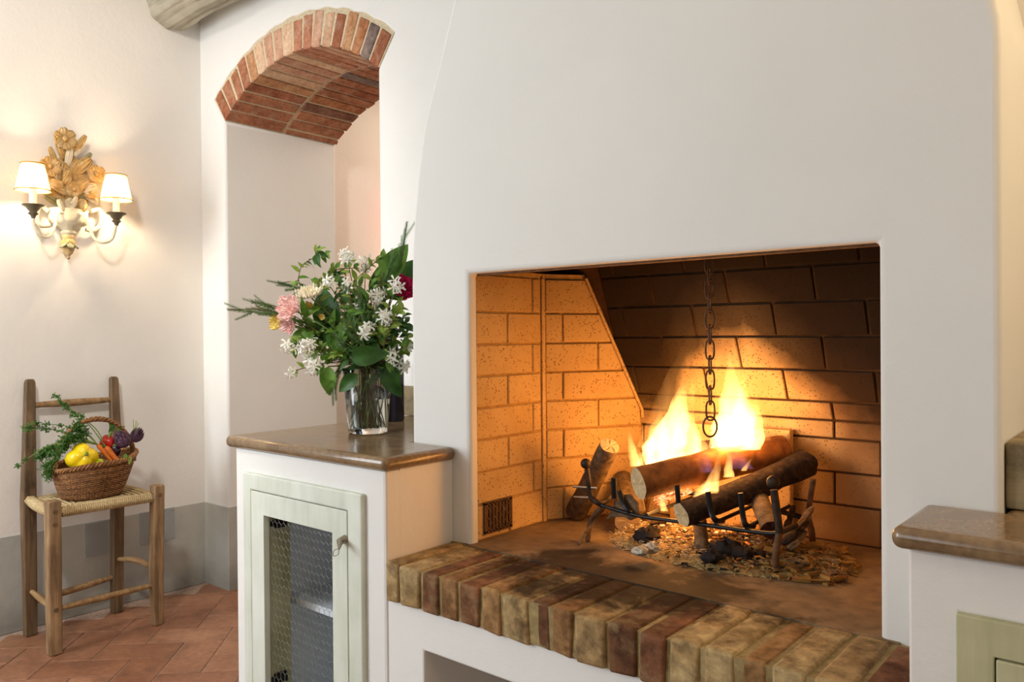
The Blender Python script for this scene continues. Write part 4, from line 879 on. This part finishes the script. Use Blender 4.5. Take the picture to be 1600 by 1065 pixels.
# broad leaves: (base px, tip px, depth, mesh, scale)
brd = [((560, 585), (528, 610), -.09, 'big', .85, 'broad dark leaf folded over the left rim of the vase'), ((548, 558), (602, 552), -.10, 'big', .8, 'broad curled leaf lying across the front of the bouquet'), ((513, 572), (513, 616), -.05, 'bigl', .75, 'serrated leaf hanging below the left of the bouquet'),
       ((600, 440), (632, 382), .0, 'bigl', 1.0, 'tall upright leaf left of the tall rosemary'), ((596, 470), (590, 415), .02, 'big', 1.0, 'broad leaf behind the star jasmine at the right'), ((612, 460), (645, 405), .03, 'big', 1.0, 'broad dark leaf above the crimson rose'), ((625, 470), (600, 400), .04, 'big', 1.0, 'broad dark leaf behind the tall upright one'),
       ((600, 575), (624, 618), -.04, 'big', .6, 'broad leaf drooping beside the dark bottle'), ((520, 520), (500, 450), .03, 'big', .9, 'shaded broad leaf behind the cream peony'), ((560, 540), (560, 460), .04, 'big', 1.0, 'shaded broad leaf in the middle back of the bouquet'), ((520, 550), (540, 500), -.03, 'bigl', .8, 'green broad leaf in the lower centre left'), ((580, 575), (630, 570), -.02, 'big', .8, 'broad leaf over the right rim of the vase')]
for (bx, by), (tx, ty), dd, kd, s_, lb in brd:
    p, q = P(bx, by, dd), P(tx, ty, dd-.005); tp = thing('broad_leaf', lb, 'foliage', p, 'broad leaves in the vase'); pth = bez([flr(), neck+V((random.uniform(-.02, .02), random.uniform(-.02, .02), 0)), p], 6); stem(tp, pth, .002); inst('leaf_blade', LM[kd], tp, frame(p, q-p, FACE+V((random.uniform(-.3, .3), 0, random.uniform(-.2, .5))), (q-p).length/(.085 if kd == 'big' else .075)*1.05 if s_ else 1))
for (a, c2, lb) in (((572, 600), (600, 588), 'green leaf pressed against the inside right of the vase'), ((548, 592), (545, 622), 'green leaf under the rim inside the left of the vase')):
    p, q = P(*a, -.04), P(*c2, -.04); tp = thing('broad_leaf', lb, 'foliage', p, 'broad leaves in the vase'); inst('leaf_blade', LM['big'], tp, frame(p, q-p, FACE, .5)); stem(tp, [p, VB+V((0, 0, .03))], .0018)
b_ = []
for k in range(14):
    pass
# roses and peonies
def bloom(px, py, r_, dd, mat, label, name, ax=None, layers=5, cat='flower'):
    c = P(px, py, dd); ax = (V(ax) if ax else FACE+V((0, 0, .4))).normalized(); tp = thing(name, label, cat, c); R = ax.to_track_quat('Z', 'Y').to_matrix(); b = MB(); random.seed(int(px*7+py))
    for L in range(layers):
        n_ = 4+L*2; rr_ = r_*(.28+.72*L/(layers-1)); op = .25+1.05*L/(layers-1)
        for k in range(n_):
            a = 2*PI*(k+.37*L)/n_+random.uniform(-.15, .15); d2 = V((math.cos(a), math.sin(a), 0)); rf = random.uniform(.85, 1.1); ph = random.uniform(0, 6)
            def f(u, v, d2=d2, a=a, rr_=rr_*rf, op=op, ph=ph):
                q = (v-.5)*2; th = u*1.5; sp_ = .75*math.sin(PI*min(.9, .25+.65*u)); aa = a+q*sp_*.62; dd_ = V((math.cos(aa), math.sin(aa), 0))
                rad = rr_*math.sin(min(th, 1.5))**.7*(.55+.45*min(1, op)); h = -r_*.4+rr_*(1.1-op*.42)*(u**.9)*(1-.22*q*q)
                return R @ (dd_*rad*(1-.12*q*q)+V((0, 0, h+.11*r_*math.sin(5*v*PI+ph)*u+.05*r_*math.sin(11*v*PI+ph)*u)))+c
            b.sheet(f, 6, 10)
    obj('bloom', b, mat, tp, smooth=70, solid=.0006, recalc=False); pth = stem_path(c-ax*r_*.5); stem(tp, pth, .002); leafy(tp, pth, 3, ['peony'])
bloom(451, 480, .042, -.06, 'pink', 'ruffled pale pink peony on the left of the bouquet', 'peony', FACE*.8-Rt*.5+V((0, 0, .3)))
bloom(449, 508, .026, -.05, 'pink', 'second smaller pink peony bloom below the large one', 'peony', FACE*.9-Rt*.4-V((0, 0, .3)))
bloom(484, 455, .040, -.04, 'cream', 'cream white peony above the pink one', 'peony', FACE*.5+V((0, 0, .9))-Rt*.1)
bloom(430, 502, .026, .0, 'yellow', 'yellow flower peeking out left of the pink peony', 'rose', FACE-Rt*.8)
bloom(482, 482, .020, .0, 'yellow', 'yellow flower hidden between the cream and pink peonies', 'rose', FACE)
bloom(503, 495, .010, -.02, 'yellow', 'tiny yellow bud in the heart of the bouquet', 'rose', FACE, 3)
bloom(634, 449, .036, -.04, 'crimson', 'deep crimson rose at the right edge of the bouquet', 'rose', FACE+V((0, 0, .2)))
random.seed(11)

# ------------------------------------------------------------ the fire
def log(name, a, c, ra, rc_, mat, endmat, label, seed=0, bend=(0, 0, 0), ecol=None, both=True, n=9, jit=.10):
    a, c = V(a), V(c); mid = (a+c)/2+V(bend); pts = bez([a, mid, c], n//2); L = len(pts)
    tp = thing(name, label, 'firewood', a); rs = [ra+(rc_-ra)*i/(L-1) for i in range(L)]
    b = MB(); b.tube(pts, rs, 18, False, .95, jit, seed); obj('bark', b, mat, tp, smooth=60)
    d_ = (pts[0]-pts[1]).normalized()
    for (v0, name_, mm) in (((0), 'cut_end', endmat), ((L-1)*18, 'cut_end', endmat)):
        ring_ = [V(v) for v in b.v[v0:v0+18]]; ce = sum(ring_, V())/18; e = MB(); sg = 1 if v0 == 0 else -1; dd_ = d_ if v0 == 0 else (pts[-1]-pts[-2]).normalized()
        inner = [ce+(v-ce)*.55+dd_*.0015*math.sin(i*2.3) for i, v in enumerate(ring_)]
        e.add(ring_+inner+[ce], [(i, (i+1) % 18, 18+(i+1) % 18, 18+i) for i in range(18)]+[(18+i, 18+(i+1) % 18, 36) for i in range(18)]); obj(name_, e, mm, tp)
    return tp
L1b = onZ(903, 800, HZ+.02)+V((-.005, .0, 0)); l1t = onY(953, 696, 1.64)
log('log', L1b, l1t, .030, .026, 'bark', 'cut', 'grey-barked log leaning upright against the left firedog', 2.0)
A2, B2 = onY(997, 755, 1.53), onY(1222, 704, 1.85)
log('log', A2, B2, .037, .040, 'split', 'cut', 'large split brown log across the fire with a pale sawn end', 5.0, (0, 0, .004), jit=.12)
A3, B3 = onY(1064, 804, 1.545), onY(1262, 722, 1.85)
log('log', A3, B3, .028, .033, 'bark_dark', 'cut', 'dark knobbly barked log lying diagonally in front of the flames', 8.0, (0, 0, -.004), jit=.22)
log('log', onY(1097, 866, 1.572), onY(1092, 800, 1.64), .0150, .0155, 'bark', 'cut_char', 'short thin log with a charred red end pointing forward', 3.0)
log('log', onY(981, 814, 1.67), onY(974, 748, 1.84), .033, .026, 'bark', 'cut', 'short log on the ash at left with its sawn end facing out', 4.0)
log('log', onY(1206, 828, 1.60), onY(1180, 766, 1.74), .022, .021, 'bark', 'cut_char', 'rough short log under the right end of the dark log', 6.0, jit=.2)
log('log', onY(1020, 712, 1.76), onY(1190, 690, 1.83), .024, .022, 'bark_dark', 'cut_char', 'burning log at the back behind the split log', 7.0, jit=.2)
def px_prism(pts, y0, th, mat, name, label, cat, y1=None):
    q = [onY(x, y, y0 if y1 is None else y0+(y1-y0)*i/(len(pts)-1)) for i, (x, y) in enumerate(pts)]
    b = MB(); n_ = len(q); b.add([v+V((0, -th*.5, 0)) for v in q]+[v+V((.002, th*.5, .001)) for v in q], [tuple(range(n_)), tuple(range(n_, 2*n_))[::-1]]+[(i, (i+1) % n_, n_+(i+1) % n_, n_+i) for i in range(n_)])
    return obj(name, b, mat, bevel=.004, smooth=60, label=label, cat=cat)
px_prism([(950, 812), (962, 790), (975, 772), (990, 770), (1001, 784), (1004, 800), (990, 812), (978, 806), (964, 806)], 1.585, .03, 'bark', 'bark_chunk', 'torn greyish chunk of bark lying on the short left log', 'bark')
b = MB().tube(bez([onZ(904, 850, HZ+.004), onY(925, 818, 1.56), onY(948, 788, 1.58)], 5), .004, 8); obj('kindling_stick', b, 'bark', smooth=60, label='thin stick leaning against the foot of the left firedog', cat='stick')
for i, (x0, y0, x1, y1, yy, r_, lb) in enumerate(((1226, 842, 1270, 792, 1.70, .011, 'topmost'), (1222, 850, 1262, 815, 1.68, .010, 'middle'), (1232, 858, 1258, 830, 1.67, .011, 'lowest'), (1228, 826, 1240, 790, 1.74, .009, 'upright'), (1240, 830, 1266, 806, 1.72, .008, 'thin inner'))):
    b = MB().tube(bez([onY(x0, y0, yy-.02), onY((x0+x1)/2, (y0+y1)/2+2, yy), onY(x1, y1, yy+.04)], 4), [r_*.7, r_, r_*1.1, r_, r_*.8, r_*.9, r_, r_*.9, r_*.6], 6, True, .6, .35, i*3)
    obj('kindling_piece', b, 'bark_dark' if i % 2 else 'bark', bevel=.001, label=lb+' splintered piece of kindling stacked behind the right firedog', cat='kindling')
# grate with firedogs
gt = thing('fire_grate', 'wrought iron fire grate with ball-topped firedogs holding the logs', 'grate', (-.85, 1.6, HZ))
def ir(name, pts, r_, mat='iron', flat=1, n=8): return obj(name, MB().tube(bez(pts, 5), r_, n, True, flat), mat, gt, smooth=60)
YG = 1.562
q = lambda x, y, yy=YG: onY(x, y, yy)
lf = onZ(918, 845, HZ+.002); ir('leg', [lf, q(924, 812), q(940, 792)], .0065, 'rust'); lb_ = V((lf.x, 1.80, HZ+.002)); ir('leg', [lb_, lb_+V((.03, -.02, .07))], .0065, 'rust')
po = ir('firedog_post', [q(936, 786), q(924, 776), q(920, 752), q(917, 732)], .0065)
obj('ball_finial', MB().ball(q(915, 724), .0125, 14, 10), 'iron', po, smooth=60)
ir('side_rail', [q(924, 778), q(938, 786), q(955, 776, 1.62), q(962, 770, 1.66), q(968, 760, 1.80)], .007); ir('upright_stop', [q(961, 778, 1.60), q(960, 746, 1.60)], .0085, 'dark', .7, 6)
ir('crossbar', [q(895, 760), q(932, 762)], .003, 'steel'); ir('crossbar', [q(897, 776), q(920, 777)], .003, 'steel')
rf = onZ(1212, 896, HZ+.002); ir('leg', [rf, q(1213, 862), q(1218, 828)], .0078, 'rust', .7); po = ir('firedog_post', [q(1218, 832), q(1214, 800), q(1209, 765)], .0085)
obj('ball_finial', MB().ball(q(1208, 753), .0135, 14, 10), 'iron', po, smooth=60)
rr2 = onZ(1270, 856, HZ+.002); ir('leg', [rr2, q(1268, 830, 1.80), q(1262, 808, 1.80)], .008, 'rust', .7); ir('rear_post', [q(1262, 812, 1.80), q(1266, 780, 1.80), q(1271, 748, 1.80)], .007, 'rust', .6)
ir('front_bar', [q(936, 788), q(1000, 806), q(1090, 818), q(1190, 832), q(1218, 832)], .0048, 'dark'); ir('rear_bar', [q(968, 762, 1.80), q(1120, 775, 1.80), q(1262, 810, 1.80)], .006, 'dark')
ir('side_rail', [q(1218, 832), q(1262, 812, 1.80)], .006)
for (x0, y0, x1, y1) in ((968, 766, 985, 800), (1058, 758, 1064, 806), (1106, 768, 1118, 812), (1157, 770, 1166, 820)): ir('prong', [q(x0, y0), q((x0*2+x1)/3+1, y1-14), q(x1, y1), q(x1+12, y1+2, YG+.04)], .0062, 'dark', .8, 6)
for (x, y) in ((1010, 800), (1064, 806), (1118, 812), (1166, 820)): p = q(x, y+4); ir('cross_rod', [p, V((p.x, 1.80, p.z+.004))], .0045, 'dark')
# chain
cn = thing('pot_chain', 'iron chain with a large ring hanging from the flue over the fire', 'chain', onY(1108, 690, 1.63))
YC = 1.63; ys = [400, 424, 443, 465, 490, 513, 537, 561, 584, 608, 632, 656]
for i, (y0, y1) in enumerate(zip(ys, ys[1:])):
    a, c = onY(1108+i*.2, y0-3, YC), onY(1108+i*.2, y1+3, YC); h = (a-c).length/2; ce = (a+c)/2; wd = .0095; side = Rt if i % 2 == 0 else Fw.lerp(Rt, .35).normalized(); side.z = 0; side.normalize()
    pts = [];
    for k in range(25):
        t_ = 2*PI*k/24; sx_ = math.cos(t_); sz_ = math.sin(t_); pts.append(ce+side*wd*math.copysign(abs(sx_)**.6, sx_)+V((0, 0, 1))*(h*math.copysign(abs(sz_)**.8, sz_)))
    obj('chain_link', MB().tube(pts, .0021, 7, False), 'rust', cn, smooth=60)
ce = onY(1109.5, 669, YC); obj('end_ring', MB().tube([ce+Rt*.0155*math.cos(2*PI*k/28)+V((0, 0, .0225*math.sin(2*PI*k/28))) for k in range(29)], .0024, 7, False), 'rust', cn, smooth=60)
# ash bed
ab = thing('ash_bed', 'bed of ash, embers and wood chips spread under the grate', 'ash', (-.83, 1.66, HZ))
def mound(u, v):
    x = -1.07+.56*u; y = 1.515+.36*v; e = max(0, 1-((x+.80)/.29)**2-((y-1.70)/.19)**2); return V((x, y, HZ-.003+.034*e**.7+.008*noise.noise(V((x*40, y*40, 0)))*min(1, e*4)))
obj('ash_mound', MB().sheet(mound, 44, 30), 'ash', ab, smooth=70, recalc=False)
def scatter(name, n, mat, size, zo=.006, cx=-.80, cy=1.655, sx=.27, sy=.15, flat=.35):
    b = MB()
    for _ in range(n):
        a = random.uniform(0, 2*PI); r_ = math.sqrt(random.random()); x = cx+sx*r_*math.cos(a); y = cy+sy*r_*math.sin(a); e = max(0, 1-((x+.80)/.29)**2-((y-1.70)/.19)**2); z = HZ+.034*e**.7+random.uniform(0, zo)
        L = random.uniform(.4, 1)*size; R = Matrix.Rotation(random.uniform(0, PI), 3, 'Z') @ Matrix.Rotation(random.uniform(-.5, .5), 3, 'X'); w_ = L*random.uniform(.12, flat)
        b.box(-L/2, L/2, -w_/2, w_/2, -w_*.25, w_*.25, L*.05, R, (x, y, z+w_*.2))
    return obj(name, b, mat, ab, kind='stuff')
scatter('ash_flakes', 2600, 'ash', .011); scatter('pale_flakes', 700, 'ash_pale', .010, .01, -.88, 1.64, .19, .12); scatter('wood_chips', 420, 'twig', .024, .01, -.70, 1.66, .19, .14, .2)
scatter('twigs', 110, 'bark', .05, .012, -.76, 1.63, .25, .12, .1); scatter('charcoal_bits', 70, 'char', .015, .012, -.76, 1.60, .22, .1, .8); scatter('dry_leaves', 70, 'dryleaf', .035, .012, -.60, 1.66, .11, .13, .5)
scatter('glowing_chips', 60, 'ember', .014, .01, -.85, 1.65, .13, .1, .7)
for (x, y, r_, mt) in ((1012, 838, .022, 'char'), (1018, 858, .014, 'ash_pale'), (1135, 862, .026, 'char'), (1160, 868, .018, 'char'), (1112, 872, .016, 'char'), (1030, 822, .016, 'char'), (1185, 868, .012, 'char'), (1000, 862, .012, 'ash_pale')):
    r_ *= 1.15; c = onZ(x, y, HZ+.028); obj('charred_lump', MB().ball(c, (r_*1.2, r_, r_*.75), 14, 9, None, lambda p: 1+.55*noise.noise(p*2.3+V((r_*500, 0, 0)))+.3*noise.noise(p*6)), mt, ab, smooth=60)
c = onZ(1150, 882, HZ+.008); obj('glowing_coal', MB().box(-.008, .008, -.005, .005, -.004, .005, .002, None, c), 'ember_hot', ab, bevel=.001)
# glowing coals between the logs
b = MB()
for k in range(60):
    u_ = k/59; p = onY(1030+125*u_, 786-58*u_, 1.64+.12*u_+.04*random.random())+V((0, 0, random.uniform(-.012, .016))); b.ball(p, (random.uniform(.005, .02), .010, random.uniform(.003, .008)), 8, 6, Matrix.Rotation(random.uniform(-.7, .3), 3, 'Y'), lambda p: 1+.8*noise.noise(p*3+V((k, 0, 0))))
obj('burning_coals', b, 'ember_hot', ab, smooth=60, kind='stuff')
# flames: closed tapering bodies of glowing gas
def flame_body(spine, yy, mat, name='flame_tongue', depth=.55, seed=0):
    b = MB(); n_ = 16; pts = []; ws = []
    for i in range(len(spine)-1):
        for k in range(5):
            t_ = k/5; pts.append(((spine[i][0]*(1-t_)+spine[i+1][0]*t_), (spine[i][1]*(1-t_)+spine[i+1][1]*t_))); ws.append(spine[i][2]*(1-t_)+spine[i+1][2]*t_)
    pts.append(spine[-1][:2]); ws.append(spine[-1][2]); vs = []
    for i, ((x, y), w_) in enumerate(zip(pts, ws)):
        c = onY(x, y, yy); h = w_*(c-CAM).dot(Fw)/F_PX
        for k in range(n_):
            t_ = 2*PI*k/n_; r_ = h*(1+.28*noise.noise(V((math.cos(t_)*1.3+seed, math.sin(t_)*1.3, i*.33+seed)))); vs.append(c+Rt*r_*math.cos(t_)+Fw*r_*depth*math.sin(t_))
    m_ = len(pts); b.add(vs, [(i*n_+k, i*n_+(k+1) % n_, (i+1)*n_+(k+1) % n_, (i+1)*n_+k) for i in range(m_-1) for k in range(n_)]+[tuple(range(n_))[::-1], tuple(range((m_-1)*n_, m_*n_))])
    return b
fr = thing('log_fire', 'bright yellow and white flames burning over the logs', 'fire', onY(1100, 720, 1.72))
fls = [([(1045, 732, 30), (1036, 712, 36), (1046, 680, 30), (1058, 645, 17), (1068, 605, 8), (1076, 555, 1)], 1.73, 'flame', .6), ([(1030, 735, 22), (1024, 700, 20), (1028, 665, 10), (1033, 640, 1)], 1.74, 'flame', .6), ([(1075, 725, 20), (1080, 690, 16), (1072, 650, 12), (1080, 610, 6), (1084, 580, 1)], 1.72, 'flame', .5),
       ([(1135, 712, 26), (1145, 690, 36), (1150, 655, 30), (1146, 615, 16), (1141, 580, 7), (1136, 535, 1)], 1.72, 'flame', .6), ([(1172, 705, 18), (1178, 685, 17), (1178, 650, 11), (1182, 620, 1)], 1.73, 'flame', .6), ([(1155, 700, 20), (1163, 650, 18), (1160, 610, 7), (1163, 580, 1)], 1.74, 'flame', .5), ([(1120, 715, 12), (1120, 690, 12), (1112, 660, 2)], 1.74, 'flame', .5),
       ([(993, 730, 9), (989, 708, 8), (985, 690, 4.5), (982, 670, .8)], 1.72, 'flame_small', .7), ([(1000, 728, 6), (1000, 712, 5), (996, 700, 1)], 1.73, 'flame_small', .7), ([(1098, 718, 14), (1096, 700, 11), (1092, 682, 6), (1088, 668, 1)], 1.73, 'flame_small', .6),
       ([(1108, 772, 14), (1113, 755, 10), (1120, 735, 6.5), (1125, 705, 1)], 1.60, 'flame_small', .6), ([(1095, 778, 16), (1102, 762, 9), (1108, 748, 1)], 1.60, 'flame_small', .6), ([(1140, 748, 9), (1138, 735, 7), (1140, 718, 4), (1132, 700, 1)], 1.62, 'flame_small', .6), ([(1162, 738, 5), (1168, 728, 3.5), (1178, 714, .6)], 1.62, 'flame_small', .6), ([(1038, 800, 6), (1036, 790, 5), (1030, 775, 1)], 1.60, 'flame_small', .6),
       ([(1050, 700, 52), (1060, 640, 42), (1070, 580, 24), (1078, 535, 10), (1082, 500, 2)], 1.74, 'flame_soft', .5), ([(1150, 690, 52), (1152, 630, 42), (1142, 570, 26), (1134, 520, 10), (1130, 480, 2)], 1.74, 'flame_soft', .5),
       ([(1105, 740, 12), (1098, 715, 10), (1100, 695, 2)], 1.61, 'flame_blue', .6), ([(1160, 735, 16), (1150, 715, 13), (1140, 695, 2)], 1.64, 'flame_blue', .6)]
for i, (sp, yy, mt, dp) in enumerate(fls): obj({'flame': 'flame_tongue', 'flame_small': 'small_flame_tongue', 'flame_soft': 'flame_haze', 'flame_blue': 'violet_flame'}[mt], flame_body(sp, yy, mt, depth=dp, seed=i*5.3), mt, fr, smooth=80)
